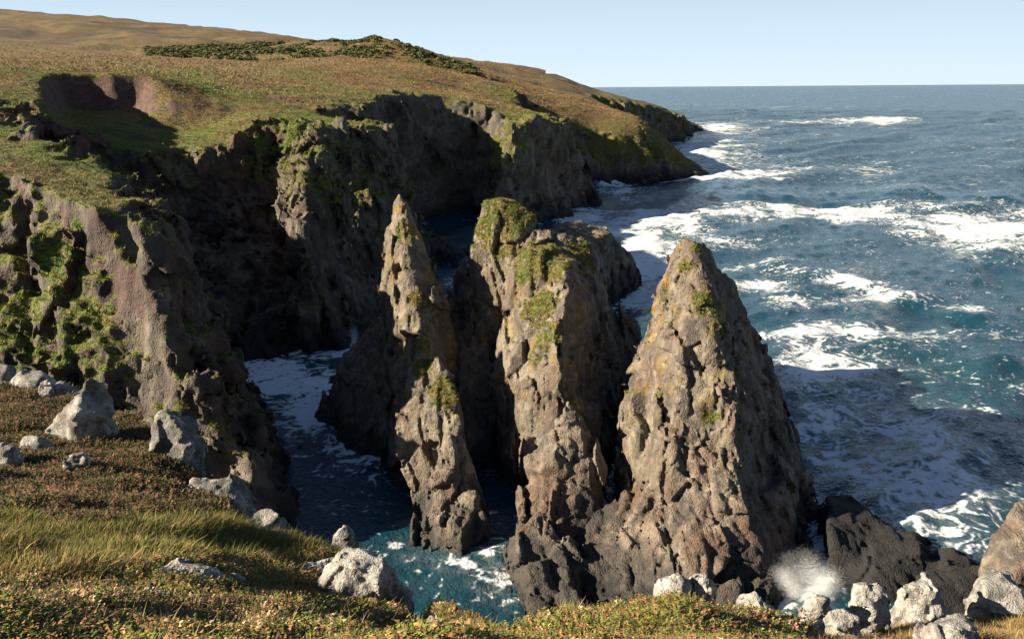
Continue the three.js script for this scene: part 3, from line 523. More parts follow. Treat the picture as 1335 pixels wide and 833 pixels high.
function lace(x, z, k) {
  const a = (x * 0.5 - z * 0.866) * 0.82 / k, b = (x * 0.866 + z * 0.5) / k, w = noise(a * 0.15, b * 0.15, 3) * 1.7 + noise(a * 0.5, b * 0.5, 13) * 0.5, v = noise(a * 0.15 + 9, b * 0.15, 8) * 1.7 + noise(a * 0.5, b * 0.5, 18) * 0.5;
  const r1 = 1 - 2.2 * Math.abs(noise(a * 0.17 + w, b * 0.17 + v, 1)), r2 = 1 - 2.2 * Math.abs(noise(a * 0.42 + v * 1.3, b * 0.42 + w * 1.3, 2)), r4 = 1 - 2.2 * Math.abs(noise(a * 1.05 + v * 2, b * 1.05 + w * 2, 4)), r3 = noise(a * 2.4 + w * 2, b * 2.4, 5);
  return 0.30 * r1 + 0.30 * r2 + 0.24 * r4 + 0.16 * (0.5 + r3);
}
const DEEP = [0.005, 0.035, 0.058], TEAL = [0.009, 0.042, 0.05], JADE = [0.021, 0.07, 0.053];
function seaMap(n, x0, d0, w, dd, k, near) {
  const A = new Uint8Array(n * n * 4), R = new Uint8Array(n * n * 4), lin = (c) => { c = c <= 0.0031308 ? c * 12.92 : 1.055 * Math.pow(c, 1 / 2.4) - 0.055; return b8(c); };
  const cg = 256, dg = new Float32Array((cg + 1) * (cg + 1)); for (let j = 0; j <= cg; j++) for (let i = 0; i <= cg; i++) dg[j * (cg + 1) + i] = density(x0 + i / cg * w, -(d0 + j / cg * dd));
  for (let j = 0; j < n; j++) for (let i = 0; i < n; i++) {
    const x = x0 + (i + 0.5) / n * w, z = -(d0 + (j + 0.5) / n * dd), u = (i + 0.5) / n * cg, v = (j + 0.5) / n * cg, ui = Math.floor(u), vi = Math.floor(v), a = u - ui, b = v - vi, o = vi * (cg + 1) + ui;
    let D = mix(mix(dg[o], dg[o + 1], a), mix(dg[o + cg + 1], dg[o + cg + 2], a), b);
    const patch = noise(x * 0.03 / k, z * 0.03 / k, 12), patch2 = noise(x * 0.11 / k, z * 0.08 / k, 6);
    let base = (x < 0 && near ? 0.1 : near ? 0.17 : 0.22) + 0.16 * patch + 0.16 * patch2;
    const D0 = D; if (near) { const s = shoreAt(x, z); if (s < 5) base += 0.15 * sst(3.5, 0, s + 2.2 * patch2) ; }
    D = Math.min(1, D * (0.72 + 1.1 * Math.max(0, patch2 + 0.28)) + Math.max(0, base));
    const L = lace(x, z, k), th = 1.04 - D * 0.86, f = sst(th - 0.12, th + 0.16, L + 0.12 * noise(x * 3.1 / k, z * 3.1 / k, 7)) * 0.9 + 0.12 * sst(0.15, 0.7, D) * (0.6 + noise(x * 0.9 / k, z * 0.9 / k, 2));
    const t = sst(0.1, 0.6, D0); let c = mix3(DEEP, TEAL, Math.min(1, 0.3 + 0.5 * patch + t * 0.5)); c = mix3(c, JADE, 0.45 * sst(0.25, 0.6, D0));
    const F = Math.min(1, f); c = mix3(c, [0.66, 0.68, 0.68], F);
    const q = (j * n + i) * 4; A[q] = lin(c[0]); A[q + 1] = lin(c[1]); A[q + 2] = lin(c[2]); A[q + 3] = 255;
    R[q] = R[q + 1] = R[q + 2] = b8(mix(near ? 0.1 : 0.2, 0.85, F)); R[q + 3] = 255;
  }
  const mk = (d, s) => { const t = new THREE.DataTexture(d, n, n); t.wrapS = t.wrapT = THREE.RepeatWrapping; t.magFilter = THREE.LinearFilter; t.minFilter = THREE.LinearMipmapLinearFilter; t.generateMipmaps = true; if (s) t.colorSpace = THREE.SRGBColorSpace; t.needsUpdate = true; return t; };
  return [mk(A, true), mk(R, false)];
}
const ripple = tex(512, (u, v) => { const g = 0.5 + 0.38 * tfbm(u, v, 12, 4, 50) + 0.22 * (0.5 - Math.abs(tfbm(u, v, 20, 3, 90)) * 2); return [b8(g), b8(g), b8(g)]; });
// swell: long crests coming in from the right; breaking ones are surveyed lines [points, height, width]
const CRESTS = [[[[930, 334], [1010, 349], [1080, 367], [1140, 381], [1200, 397], [1300, 424], [1400, 452]], 1.3, 4.5], [[[900, 262], [1000, 258], [1100, 262], [1170, 274]], 1.2, 8], [[[1190, 280], [1260, 274], [1340, 274], [1450, 285]], 1.3, 8], [[[1040, 246], [1150, 254], [1250, 262], [1400, 266]], 1.4, 9], [[[1080, 157], [1145, 155], [1210, 159]], 2.6, 22], [[[770, 300], [820, 322], [870, 338]], 1.2, 5], [[[1250, 480], [1335, 500], [1450, 530]], 1.0, 5], [[[1120, 440], [1250, 470], [1400, 500]], 0.9, 5]]
  .map(([l, h, w]) => [l.map(([a, b]) => { const p = S(a, b); return [p.x, p.z]; }), h, w]);
seed(91);
const WAVES = []; for (let i = 0; i < 46; i++) { const L = 2.2 * Math.pow(1.085, i) * rr(0.9, 1.1), an = Math.PI * (1.17) + rr(-0.75, 0.75) * (L < 14 ? 1.3 : 0.7), am = 0.0085 * Math.pow(L, 0.92) * rr(0.5, 1.2); WAVES.push([Math.cos(an) * 6.283 / L, Math.sin(an) * 6.283 / L, rr(0, 6.283), am, L]); }
function seaHeight(x, z, r) {
  const d = -z; let calm = 1; if (d < 190 && x < 30) calm = mix(0.3, 1, sst(-5, 30, x - (d - 120) * 0.12));
  const lim = r * 0.012; let h = 0;
  for (const [kx, kz, p, a, L] of WAVES) { if (L < lim) continue; const s = Math.sin(kx * x + kz * z + p); h += a * (s + 0.35 * s * s - 0.17); }
  h *= calm;
  for (const [l, hh, w] of CRESTS) {
    let best = 1e9, T = 0, side = 1;
    for (let i = 0; i + 1 < l.length; i++) {
      const ax = l[i][0], az = l[i][1], ex = l[i + 1][0] - ax, ez = l[i + 1][1] - az, n = ex * ex + ez * ez; let t = ((x - ax) * ex + (z - az) * ez) / n; t = t < 0 ? 0 : t > 1 ? 1 : t;
      const q = Math.hypot(x - ax - ex * t, z - az - ez * t); if (q < best) { best = q; T = (i + t) / (l.length - 1); side = (x - ax) * ez - (z - az) * ex > 0 ? 1 : -1; }
    }
    if (best > w * 6) continue;
    const q = side * best + 1.6 * noise(x * 0.1, z * 0.1, 4), e = sst(0, 0.25, T) * sst(1, 0.75, T), ww = q > 0 ? w * 2.2 : w * 0.8;
    h += hh * e * Math.exp(-q * q / (ww * ww)) * (0.8 + 0.4 * noise(x * 0.15, z * 0.15, 1));
  }
  return h;
}
{
  const az = []; for (let i = 0; i <= 620; i++) az.push(mix(-33, 34, i / 620)); for (let a = 37; a < 325; a += 6) az.push(a); az.push(327);
  const rad = []; let r = 22; while (r < 380) { rad.push(r); r *= 1.0068; } const iMid = rad.length - 1; while (r < 1500) { rad.push(r); r *= 1.011; } const iFar = rad.length - 1; while (r < 90000) { rad.push(r); r *= 1.055; }
  const build = (j0, j1, x0, d0, w, dd, map, rough, bumpTile, bumpScale, name, label) => {
    const p = [], u = [], ix = [], na = az.length;
    for (let j = j0; j <= j1; j++) for (let i = 0; i < na; i++) { const a = az[i] * Math.PI / 180, x = rad[j] * Math.sin(a), z = -rad[j] * Math.cos(a); p.push(x, (i < 622 && rad[j] < 4000) ? seaHeight(x, z, rad[j]) : 0, z); u.push((x - x0) / w, (-z - d0) / dd); }
    for (let j = 0; j < j1 - j0; j++) for (let i = 0; i < na - 1; i++) { const a = j * na + i, b = a + 1, c = a + na, e = c + 1; ix.push(a, b, c, b, e, c); }
    const g = new THREE.BufferGeometry(); g.setAttribute('position', new THREE.Float32BufferAttribute(p, 3)); g.setAttribute('uv', new THREE.Float32BufferAttribute(u, 2)); g.setIndex(ix); g.computeVertexNormals();
    const bump = ripple.clone(); bump.repeat.set(w / bumpTile, dd / bumpTile); bump.needsUpdate = true;
    const m = new THREE.MeshPhysicalMaterial({ map, roughnessMap: rough, roughness: 1, bumpMap: bump, bumpScale, ior: 1.33, specularIntensity: 0.75 });
    const o = new THREE.Mesh(g, m); o.receiveShadow = true; o.castShadow = true; setting(o, name, label, 'sea');
  };
  const [m1, r1] = seaMap(1850, NX0, ND0, NW, NW, 1, true);
  build(0, iMid, NX0, ND0, NW, NW, m1, r1, 13, 0.24, 'sea', 'teal sea with white foam lace round the stacks');
  const [m2, r2] = seaMap(1500, -60, 240, 1000, 1300, 2.2, false);
  build(iMid, iFar, -60, 240, 1000, 1300, m2, r2, 30, 0.8, 'sea', 'blue open sea with rows of white breakers');
  const [m3, r3] = seaMap(512, -3000, 60000, 2600, 4200, 9, false);
  build(iFar, rad.length - 1, 0, 0, 2600, 4200, m3, r3, 120, 1.8, 'sea', 'far blue sea reaching the horizon');
}
// water thrown up where the swell hits rock, as fine drops
seed(55);
function spray(px, py, wide, drop, n, label) {
  const c = S(px, py), m = new THREE.MeshStandardMaterial({ color: new THREE.Color().setRGB(0.66, 0.68, 0.69), roughness: 1 });
  const im = new THREE.InstancedMesh(new THREE.OctahedronGeometry(1, 0), m, n), mt = new THREE.Matrix4(), q = new THREE.Quaternion();
  for (let i = 0; i < n; i++) {   // fine drops: jets that fan out from the foot and thin upwards
    const jet = Math.floor(rnd() * 17), ja = jet * 2.4 + 0.4, lean = 0.15 + 0.5 * ((jet * 37) % 10) / 10, top = (0.45 + 0.55 * ((jet * 53) % 11) / 11) * drop, h = Math.pow(rnd(), 1.5), w = wide * (0.12 + 0.3 * h + 0.25 * (1 - h)) * Math.sqrt(-2 * Math.log(1 - 0.98 * rnd())) * 0.36, a = rr(0, 6.283), s = 0.005 + 0.006 * Math.pow(rnd(), 5);
    mt.compose(new THREE.Vector3(c.x + Math.cos(ja) * wide * (0.35 + lean * h * 0.6) + Math.cos(a) * w, Math.max(0.02, h * top), c.z + Math.sin(ja) * wide * (0.35 + lean * h * 0.6) + Math.sin(a) * w), q, new THREE.Vector3(s, s * 1.5, s)); im.setMatrixAt(i, mt);
  }
  put(shadowed(im), 'sea_spray', label, 'spray', null, 'stuff');
}
spray(1050, 768, 3.6, 2.6, 90000, 'white burst of spray between the pyramid shaped stack and the black reef');
spray(455, 447, 2.2, 3.4, 50000, 'white spray thrown against the cliff foot at the head of the inlet');
spray(808, 374, 2.4, 2.4, 30000, 'white spray breaking against the low grey skerry');
console.log('sea');
// ---------------------------------------------------------------- the cliff top in the foreground
const edgeSight = [[-260, 455, 18], [-100, 480, 14], [0, 500, 12.5], [60, 503, 12], [150, 530, 11], [215, 566, 9.6], [245, 600, 8.6], [290, 650, 7.6], [340, 692, 6.9], [375, 702, 6.6], [450, 712, 6.2], [468, 722, 5.9], [445, 755, 5.4], [525, 785, 4.7], [540, 850, 3.7], [552, 850, 3.7], [565, 785, 4.5], [640, 800, 4.2], [655, 830, 3.8], [690, 824, 3.8], [740, 803, 4.0], [800, 788, 4.2], [850, 786, 4.4], [930, 792, 4.6], [1010, 816, 4.7], [1060, 830, 4.9], [1110, 822, 5.5], [1200, 806, 6.2], [1335, 796, 6.8], [1500, 770, 8]];
const FG = 1.8;                                   // distances along these sight lines are in units of 1.8 m
edgeSight.forEach((e) => { e[2] *= FG; });
const edge = edgeSight.map(([a, b, d]) => { const p = P(a, b, d); return [p.x, p.z]; }).concat([[34, 4], [20, 40], [-60, 60], [-80, -6]]);
const ground0 = tps(ctl(edgeSight.concat([[0, 845, 2.3], [300, 845, 2.4], [500, 845, 3.2], [150, 750, 3.6], [0, 750, 3.4], [300, 750, 4.0], [0, 672, 5.2], [150, 672, 5.5], [280, 690, 5.6], [100, 610, 8.0], [0, 610, 7.8], [200, 610, 8.2], [800, 850, 3.0], [950, 850, 3.2], [1150, 862, 3.8], [1335, 862, 4], [1250, 835, 5]].map(([a, b, d]) => [a, b, d * FG]))).concat([[0, 1.5, 36.3], [-6, 1, 36.0], [6, 1, 36.0], [-30, -6, 33.5], [15, 14, 36.5], [-20, 20, 36]]).map(([x, z, y]) => [x * 12, z * 12, y]));
function ground(x, z) {
  const s = ringDist(edge, x, z); ground.s = s;
  let h = Math.min(36.9, ground0(x * 12, z * 12)) + 0.13 * noise(x * 0.8, z * 0.8, 2) + 0.06 * noise(x * 2.3, z * 2.3, 7) - 0.06 - 0.16 * sst(12, 17, -z);
  if (s < 0.15) { const o = 0.15 - s; h -= o * o * 3 / (o + 0.25) * (0.9 + 0.3 * noise(x * 0.7, z * 0.7, 5)) + 0.35 * o * Math.max(0, noise(x * 2, z * 2, 3)); }
  return Math.max(-1.5, h);
}
{
  const p = [], c = [], u = [], ix = [], na = 300, nr = 190;
  for (let j = 0; j <= nr; j++) for (let i = 0; i <= na; i++) {
    const a = mix(-100, 80, i / na) * Math.PI / 180, r = 1.2 * Math.pow(80 / 1.2, j / nr), x = r * Math.sin(a), z = -r * Math.cos(a) + 0.3, y = ground(x, z);
    p.push(x, y, z); u.push(x * 0.7 + y * 0.3, z * 0.7 + y * 0.5);
    const t = ground.s > -0.05 ? mix3([0.06, 0.042, 0.022], [0.045, 0.045, 0.016], sst(-0.3, 0.3, noise(x, z, 1))) : rockTone(x * 3, y * 3, z * 3, 0.3);
    c.push(...t);
  }
  for (let j = 0; j < nr; j++) for (let i = 0; i < na; i++) { const a = j * (na + 1) + i, b = a + 1, q = a + na + 1, e = q + 1; ix.push(a, b, q, b, e, q); }
  const g = new THREE.BufferGeometry(); g.setAttribute('position', new THREE.Float32BufferAttribute(p, 3)); g.setAttribute('color', new THREE.Float32BufferAttribute(c, 3)); g.setAttribute('uv', new THREE.Float32BufferAttribute(u, 2)); g.setIndex(ix); g.computeVertexNormals();
  const m = new THREE.MeshStandardMaterial({ vertexColors: true, map: turfGrain, bumpMap: turfRelief, bumpScale: 0.03, roughness: 1 });
  setting(shadowed(new THREE.Mesh(g, m)), 'clifftop_ground', 'dark peaty ground of the near cliff top under heather and grass', 'ground');
}
M.stone = new THREE.MeshStandardMaterial({ vertexColors: true, map: rockGrain, bumpMap: rockRelief, bumpScale: 0.03, roughness: 0.95 });
const PALE = [0.43, 0.40, 0.345], BONE = [0.6, 0.575, 0.525], ASH = [0.2, 0.195, 0.185], ROSE = [0.24, 0.155, 0.125], SAGE = [0.13, 0.14, 0.1];
const BOULDERS = [];
function boulder(px, py, d, wpx, hpx, label, o = {}) {    // px, py: middle of its foot; drawn width and height at distance d
  d *= FG; seed(px * 7 + py * 13 + 5);
  const w = 1.12 * wpx / FOC * d, h = hpx / FOC * d * 1.08, dp = w * (o.deep || 0.75), c = P(px, py, d + dp * 0.35);
  const gy = ground(c.x, c.z); c.y = Math.max(c.y, gy - 0.03) + 0.05; const y0 = Math.min(c.y, gy + 0.02) - 0.05 - h * 0.2;
  const pts = []; const top = c.y + h;
  for (const [fx, fy, fz] of o.pts || []) pts.push(new THREE.Vector3(c.x + fx * w, c.y + fy * h, c.z + fz * dp));
  if (!o.pts) for (let i = 0; i < 11; i++) { const a = i / 11 * 6.283 + rr(-0.2, 0.2), lv = i % 2 ? rr(0.45, 1.0) : rr(0.0, 0.4), q = (lv > 0.5 ? rr(0.22, 0.44) : rr(0.42, 0.54)); pts.push(new THREE.Vector3(c.x + Math.cos(a) * q * w, c.y + lv * h, c.z + Math.sin(a) * q * dp)); }
  if (!o.pts) pts.push(new THREE.Vector3(c.x + rr(-0.2, 0.2) * w, top, c.z));
  for (let i = 0; i < 7; i++) { const a = i / 7 * 6.283; pts.push(new THREE.Vector3(c.x + Math.cos(a) * 0.5 * w, y0, c.z + Math.sin(a) * 0.5 * dp)); }
  const f = hull(pts), s = Math.min(w, h * 1.5) * (o.rough || 0.085), box = f.box.clone().expandByScalar(s * 1.2), cell = w / ((o.res || 30) * 0.8);
  const ox = px * 3.7, mesh = nets(f, (x, y, z, b) => { const X = (x + ox) / w, Y = y / w, Z = z / w; return b + s * 0.25 - s * (0.75 * blocks(X * 2.1, Y * 2.6, Z * 2.1, 2.0, 0.4) + 0.3 * blocks(X * 5, Y * 6, Z * 5, 1.6, 0.4) + 0.12 * blocks(X * 13, Y * 13, Z * 13, 1.2, 0.4) + 0.12 * noise(X * 9, Y * 9, Z * 9)); }, box, cell, s * 1.5);
  const k = 1 / Math.max(w, 0.2);
  const geo = dress(mesh, (x, y, z, nx, ny, nz) => {
    const a = fbm((x + ox) * 2.2 * k, y * 2.2 * k, z * 2.2 * k, 4), b = noise((x + ox) * 9 * k, y * 9 * k, z * 9 * k), e = noise((x + ox) * 22 * k, y * 22 * k, z * 22 * k);
    let t = mix3(PALE, ASH, sst(-0.05, 0.4, a + 0.35 * b + (o.dark || 0))); t = mix3(t, BONE, 0.85 * sst(0.0, 0.35, -a + 0.5 * e + (o.white || 0) + 0.12));  // dark greys a stone; on the grey clifftop stones it paints in shade
    t = mix3(t, ROSE, (o.rose ?? 0.35) * sst(0.1, 0.4, noise((x + ox) * 3 * k + 7, y * 3 * k, z * 3 * k) + 0.3 * b)); t = mix3(t, SAGE, (o.sage ?? 0.25) * sst(-0.1, 0.35, noise((x + ox) * 4 * k + 17, y * 4 * k, z * 4 * k) + 0.4 * e));
    t = mix3(t, [0.09, 0.085, 0.075], 0.6 * sst(0.28, 0.42, b * 0.6 + e * 0.5));
    return [0, ...t];
  }, 0.9, 1)[0];
  BOULDERS.push([c.x, c.z, w * 0.42, dp * 0.42]);
  const m = shadowed(new THREE.Mesh(geo, M.stone)); put(m, o.name || 'boulder', label, 'rock', o.group);
}
boulder(113, 584, 9.2, 82, 88, 'large pointed boulder with grey face and pink stain, standing in dark heather', { deep: 0.8, rose: 0.6, white: -0.05, pts: [[0.18, 1.0, 0], [0.1, 0.97, 0.1], [-0.12, 0.75, 0.2], [-0.38, 0.35, 0.35], [-0.5, 0.1, 0.2], [0.4, 0.85, -0.2], [0.45, 0.3, 0.2], [0.1, 0.55, 0.5], [0, 0, 0.55], [0.3, 0.8, -0.4], [-0.2, 0.6, -0.4]] });
boulder(42, 506, 11.8, 64, 20, 'flat white slab lying on the heather bank above the pointed boulder', { white: 0.15 });
boulder(64, 520, 11.4, 26, 24, 'small upright white block between the flat slab and a grey boulder', { white: 0.1, res: 22 });
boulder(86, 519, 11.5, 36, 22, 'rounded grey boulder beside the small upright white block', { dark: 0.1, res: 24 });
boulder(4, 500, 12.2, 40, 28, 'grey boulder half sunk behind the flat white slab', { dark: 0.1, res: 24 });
boulder(99, 618, 7.7, 40, 24, 'small pinkish wedge stone in the heather below the pointed boulder', { res: 24 });
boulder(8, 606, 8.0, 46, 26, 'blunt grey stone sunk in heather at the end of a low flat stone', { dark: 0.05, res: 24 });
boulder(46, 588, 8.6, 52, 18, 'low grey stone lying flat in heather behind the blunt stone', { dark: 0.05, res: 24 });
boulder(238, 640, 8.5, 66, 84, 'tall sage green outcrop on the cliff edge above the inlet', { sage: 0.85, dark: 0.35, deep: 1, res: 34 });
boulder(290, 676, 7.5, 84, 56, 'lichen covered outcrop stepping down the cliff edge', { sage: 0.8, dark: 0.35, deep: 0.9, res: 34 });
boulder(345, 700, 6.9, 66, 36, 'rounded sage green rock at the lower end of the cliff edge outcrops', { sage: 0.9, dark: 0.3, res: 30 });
boulder(236, 781, 3.75, 128, 30, 'broad pale slab showing through the heather, beside a narrow slab', { white: 0.05, sage: 0.15, res: 44, deep: 0.5, rough: 0.2 });
boulder(206, 806, 3.35, 66, 20, 'narrow pale slab showing through the heather in front of the broad slab', { res: 34, deep: 0.4, rough: 0.2 });
boulder(303, 768, 3.95, 34, 16, 'small white stone in the grass at the end of the broad slab', { white: 0.2, res: 24 });
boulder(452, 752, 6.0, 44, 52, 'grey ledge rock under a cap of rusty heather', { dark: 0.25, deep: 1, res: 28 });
boulder(424, 764, 5.1, 84, 34, 'cream coloured rock with lit top below the heather capped ledge', { sage: 0.3, res: 32 });
boulder(474, 850, 4.3, 128, 88, 'big white streaked rock dropping over the cliff edge', { white: 0.05, rose: 0.5, deep: 0.9, res: 46 });
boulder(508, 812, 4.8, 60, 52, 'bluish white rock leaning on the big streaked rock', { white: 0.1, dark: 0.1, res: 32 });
boulder(570, 850, 3.7, 52, 48, 'square pale rock crusted with cream lichen beside a heather cushion', { white: 0.0, sage: 0.4, res: 34 });
boulder(878, 776, 4.75, 56, 28, 'knobbly white rock cresting the heather mound', { white: 0.25, sage: 0.1, res: 30 });
boulder(916, 774, 4.8, 40, 24, 'small white rock touching the knobbly white rock', { white: 0.2, sage: 0.1, res: 26 });
boulder(984, 822, 4.65, 70, 58, 'long white rock sloping down behind the heather mound', { white: 0.2, sage: 0.2, res: 36 });
boulder(1062, 806, 5.3, 42, 34, 'small cream rock in the gap below the reef', { white: 0.1, sage: 0.3, res: 26 });
boulder(1090, 842, 4.7, 86, 52, 'low rounded cream rock with dark hollow', { white: 0.1, sage: 0.35, res: 36 });
boulder(1128, 812, 5.4, 64, 56, 'tall white rock with notched top next to the low rounded one', { white: 0.2, sage: 0.2, res: 36, pts: [[0.0, 0.9, 0], [-0.2, 1.0, 0.05], [-0.45, 0.6, 0.1], [0.22, 0.98, 0], [0.42, 0.7, 0], [0.45, 0.2, 0.3], [-0.5, 0.2, 0.3], [0, 0.5, 0.5], [-0.2, 0.8, -0.4], [0.3, 0.8, -0.4]] });
boulder(1200, 806, 5.8, 88, 58, 'wide white rock with peaked top growing out of straw grass', { white: 0.2, sage: 0.25, res: 40 });
boulder(1304, 804, 6.1, 104, 58, 'largest white rock at the grassy edge, long and flat topped', { white: 0.15, sage: 0.3, res: 42 });
boulder(1238, 846, 4.5, 92, 46, 'speckled cream rock lying in front of the straw grass', { white: 0.05, sage: 0.3, res: 40 });
console.log('boulders');

// heather and grass
function soft(g, o) { return new THREE.MeshStandardMaterial({ vertexColors: true, roughness: 1, side: THREE.DoubleSide, ...o }); }
function shootGeo(n, spread, tall, tips, leafA, leafB, tipShare, sd) {
  seed(sd); const p = [], c = [];
  const tri = (a, b, d, k) => { p.push(...a, ...b, ...d); for (let i = 0; i < 3; i++) c.push(...k); };
  for (let s = 0; s < n; s++) {
    const a = rr(0, 6.283), q = spread * Math.sqrt(rnd()), bx = Math.cos(a) * q, bz = Math.sin(a) * q, h = tall * rr(0.55, 1.15), lx = Math.cos(a) * rr(0, 0.5) * h + rr(-0.02, 0.02), lz = Math.sin(a) * rr(0, 0.5) * h + rr(-0.02, 0.02);
    const tip = rnd() < tipShare, N = 13, tc = tips[Math.floor(rnd() * tips.length)], tb = rr(0.75, 1.25), lc = mix3(leafA, leafB, rnd());
    for (let i = 0; i < N; i++) {
      const t = 0.15 + 0.85 * (i + rr(-0.4, 0.4)) / N, x = bx + lx * t * t, y = h * t, z = bz + lz * t * t, b = rr(0, 6.283), flower = tip && t > 0.6, L = (flower ? 0.017 : 0.02) * rr(0.7, 1.35), w = flower ? 0.009 : 0.006, up = flower ? 0.006 : 0.014;
      const cx = Math.cos(b), cz = Math.sin(b), e = rr(0.85, 1.15), k = flower ? tc.map((v) => v * tb * e) : lc.map((v) => v * e);
      tri([x - cz * w, y, z + cx * w], [x + cz * w, y, z - cx * w], [x + cx * L, y + up, z + cz * L], k);
    }
    tri([bx - 0.003, 0, bz], [bx + 0.003, 0, bz], [bx + lx, h, bz + lz], leafA);
  }
  const g = new THREE.BufferGeometry(); g.setAttribute('position', new THREE.Float32BufferAttribute(p, 3)); g.setAttribute('color', new THREE.Float32BufferAttribute(c, 3)); g.computeVertexNormals(); return g;
}
function bladeGeo(n, spread, tall, w, cols, bend, sd) {
  seed(sd); const p = [], c = [];
  for (let s = 0; s < n; s++) {
    const a = rr(0, 6.283), q = spread * Math.sqrt(rnd()), bx = Math.cos(a) * q, bz = Math.sin(a) * q, h = tall * rr(0.5, 1.15), bd = bend * rr(0.3, 1.2), da = a + rr(-1, 1), dx = Math.cos(da), dz = Math.sin(da), fa = rr(0, 6.283), fx = Math.cos(fa), fz = Math.sin(fa), k = cols[Math.floor(rnd() * cols.length)];
    const at = (t) => [bx + dx * bd * h * t * t, h * t * (1 - 0.3 * bd * t), bz + dz * bd * h * t * t]; let L = null, R = null;
    for (let i = 0; i <= 3; i++) { const m = at(i / 3), ww = w * (1 - i / 3.05), l = [m[0] - fx * ww, m[1], m[2] - fz * ww], r = [m[0] + fx * ww, m[1], m[2] + fz * ww]; if (L) { p.push(...L, ...R, ...l, ...R, ...r, ...l); for (let v = 0; v < 6; v++) c.push(...k); } L = l; R = r; }
  }
  const g = new THREE.BufferGeometry(); g.setAttribute('position', new THREE.Float32BufferAttribute(p, 3)); g.setAttribute('color', new THREE.Float32BufferAttribute(c, 3)); g.computeVertexNormals(); return g;
}
const RUST = [0.20, 0.095, 0.04], PINK = [0.27, 0.14, 0.10], TAN = [0.32, 0.185, 0.075], LEAF = [0.05, 0.075, 0.012], LEAF2 = [0.14, 0.15, 0.025], BROWN = [0.06, 0.036, 0.018], UMBER = [0.15, 0.075, 0.036];
const MAUVE = [0.2, 0.1, 0.12], CREAM = [0.36, 0.25, 0.13];
const heatherGeos = [shootGeo(13, 0.085, 0.14, [RUST, TAN, CREAM, UMBER], LEAF, LEAF2, 0.62, 3), shootGeo(13, 0.085, 0.12, [PINK, TAN, MAUVE, CREAM], LEAF, LEAF2, 0.42, 5), shootGeo(13, 0.085, 0.15, [UMBER, RUST, UMBER, PINK], BROWN, LEAF, 0.6, 8)];  // third heather is darker, its colour standing in for the shaded bank
const grassGeos = [bladeGeo(15, 0.08, 0.16, 0.005, [[0.1, 0.125, 0.02], [0.15, 0.15, 0.028], [0.2, 0.165, 0.05], [0.065, 0.095, 0.016]], 0.8, 21), bladeGeo(13, 0.08, 0.14, 0.005, [[0.3, 0.22, 0.09], [0.24, 0.165, 0.055], [0.17, 0.155, 0.035], [0.16, 0.1, 0.04]], 0.8, 22)];
const lists = [[], [], [], [], []];
seed(1001);
function onRock(x, z) { for (const [a, b, r, q] of BOULDERS) { const u = (x - a) / r, v = (z - b) / q; if (u * u + v * v < 1) return true; } return false; }
for (let i = 0; i < 330000; i++) {
  const r = 2.4 + 23 * Math.pow(rnd(), 0.75), a = rr(-40, 36) * Math.PI / 180, x = r * Math.sin(a), z = -r * Math.cos(a);
  const y = ground(x, z); if (ground.s < -0.25 || onRock(x, z)) continue;
  const [px, py] = seen(x, y, z); if (px < -90 || px > 1430 || py > 980) continue;
  
  let g = 0.12 + 0.5 * noise(x * 0.5, z * 0.5, 3) + 0.45 * noise(x * 1.3, z * 1.3, 13);
  if (px < 480) g += 0.72 * Math.exp(-Math.pow((py - 712 + 0.06 * (px - 200)) / 38, 2)); if (px < 480 && py > 760) g += 0.15; if (px > 1040) g += 0.75; if (px < 330 && py < 670) g -= 0.4;
  if (g > 0.45) lists[3 + (px > 1000 || (py > 740 && rnd() < 0.6) || rnd() < 0.25 ? 1 : 0)].push([x, y, z]);
  else { const k = px < 420 && py < 690 ? (rnd() < 0.7 ? 2 : 0) : (noise(x * 0.45, z * 0.45, 9) + rr(-0.4, 0.4) > 0 ? 0 : 1); lists[k].push([x, y, z]); if (rnd() < 0.16) lists[4].push([x, y, z]); }
}
lists.forEach((l, k) => {
  const im = new THREE.InstancedMesh(k < 3 ? heatherGeos[k] : grassGeos[k - 3], soft(), l.length), m = new THREE.Matrix4(), q = new THREE.Quaternion(), e = new THREE.Euler(), c = new THREE.Color();
  l.forEach(([x, y, z], i) => {
    const cushion = 0.85 + 0.75 * noise(x * 1.1, z * 1.1, 11) + (k === 2 ? 0.25 : 0), s = rr(0.6, 1.3) * Math.max(0.4, cushion) * (k === 4 && x > 2 ? 0.75 : 1);
    q.setFromEuler(e.set(rr(-0.3, 0.3), rr(0, 6.283), rr(-0.3, 0.3))); m.compose(new THREE.Vector3(x, y - 0.02, z), q, new THREE.Vector3(s * rr(0.9, 1.2), s, s * rr(0.9, 1.2))); im.setMatrixAt(i, m);
    const b = rr(0.7, 1.4) * (1 + 0.35 * noise(x * 0.6, z * 0.6, 21)); im.setColorAt(i, c.setRGB(b * rr(0.88, 1.12), b, b * rr(0.8, 1.15)));
  });
  const nm = ['heather', 'heather', 'heather', 'grass', 'grass'][k], lb = ['rusty brown heather in seed over the near cliff top', 'green heather with faded pink flowers on the near mound', 'dark red brown heather bank round the pointed boulder', 'green grass band running through the near heather', 'straw coloured grass among the white rocks'][k];
  put(shadowed(im), nm, lb, nm, null, 'stuff'); console.log(nm, l.length);
});
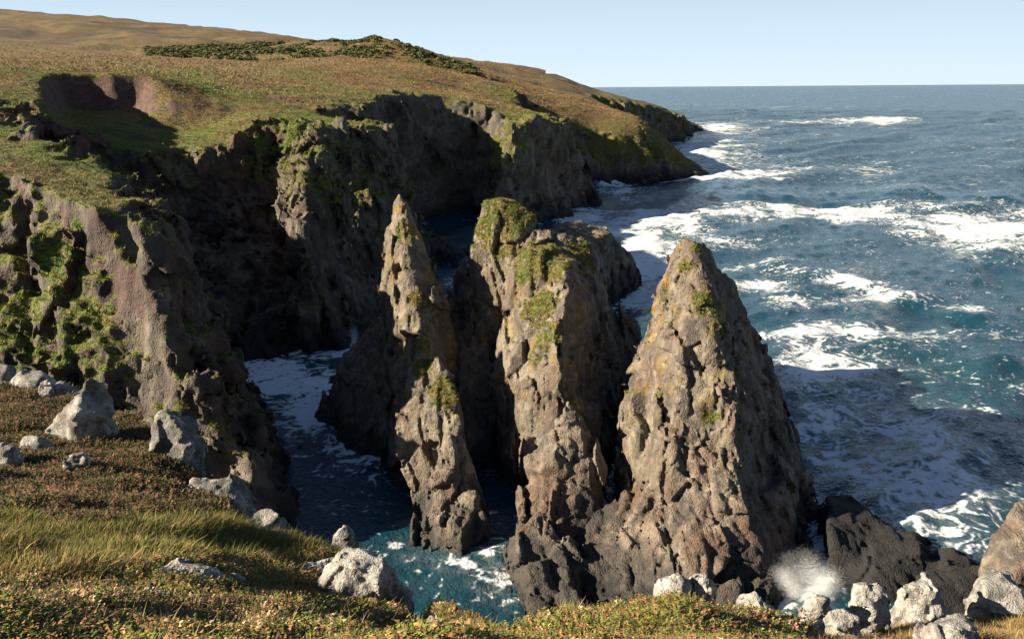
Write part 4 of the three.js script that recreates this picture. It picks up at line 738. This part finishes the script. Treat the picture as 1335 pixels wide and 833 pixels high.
// rough grass standing on the turf
function tussocks(geos, share, size, label) {
  seed(77); const tg = bladeGeo(9, 0.22, 0.34, 0.03, [[0.2, 0.17, 0.05], [0.27, 0.19, 0.07], [0.14, 0.15, 0.035]], 0.8, 41), pts = [];
  for (const geo of geos) {
    const pos = geo.attributes.position, col = geo.attributes.color, ix = geo.index;
    for (let t = 0; t < ix.count; t += 3) {
      const a = ix.getX(t), b = ix.getX(t + 1), c = ix.getX(t + 2), x = pos.getX(a), y = pos.getY(a), z = pos.getZ(a); const [px] = seen(x, y, z); if (px < -40 || px > 1400 || z < -620) continue;
      if (rnd() < share) { const u = rnd(), v = rnd() * (1 - u), w = 1 - u - v; pts.push([pos.getX(a) * w + pos.getX(b) * u + pos.getX(c) * v, pos.getY(a) * w + pos.getY(b) * u + pos.getY(c) * v, pos.getZ(a) * w + pos.getZ(b) * u + pos.getZ(c) * v, col.getX(a), col.getY(a), col.getZ(a)]); }
    }
  }
  const im = new THREE.InstancedMesh(tg, soft(), pts.length), m = new THREE.Matrix4(), q = new THREE.Quaternion(), e = new THREE.Euler(), c = new THREE.Color();
  pts.forEach(([x, y, z, r, g, b], i) => { const s = rr(0.5, 1.2) * size; q.setFromEuler(e.set(rr(-0.2, 0.2), rr(0, 6.283), rr(-0.2, 0.2))); m.compose(new THREE.Vector3(x, y - 0.05, z), q, new THREE.Vector3(s, s * rr(0.6, 1.2), s)); im.setMatrixAt(i, m); const k = rr(0.7, 1.15); im.setColorAt(i, c.setRGB(k * r / 0.2, k * g / 0.17, k * b / 0.05)); });
  put(shadowed(im), 'rough_grass', label, 'grass', null, 'stuff'); console.log('tussocks', pts.length);
}
tussocks([turfWest], 0.38, 1, 'rough tussocky grass covering the headland beside the inlet');
tussocks(STACKTURF, 0.5, 0.62, 'tufts of green and straw grass growing on the sea stacks');
tussocks([turfMid], 0.22, 2.0, 'tussocky grass on the turf of the buttress and dome beyond');
tussocks([moorGeo], 0.3, 2.6, 'tussocks of golden grass scattered over the moor');
renderer.render(scene, camera);
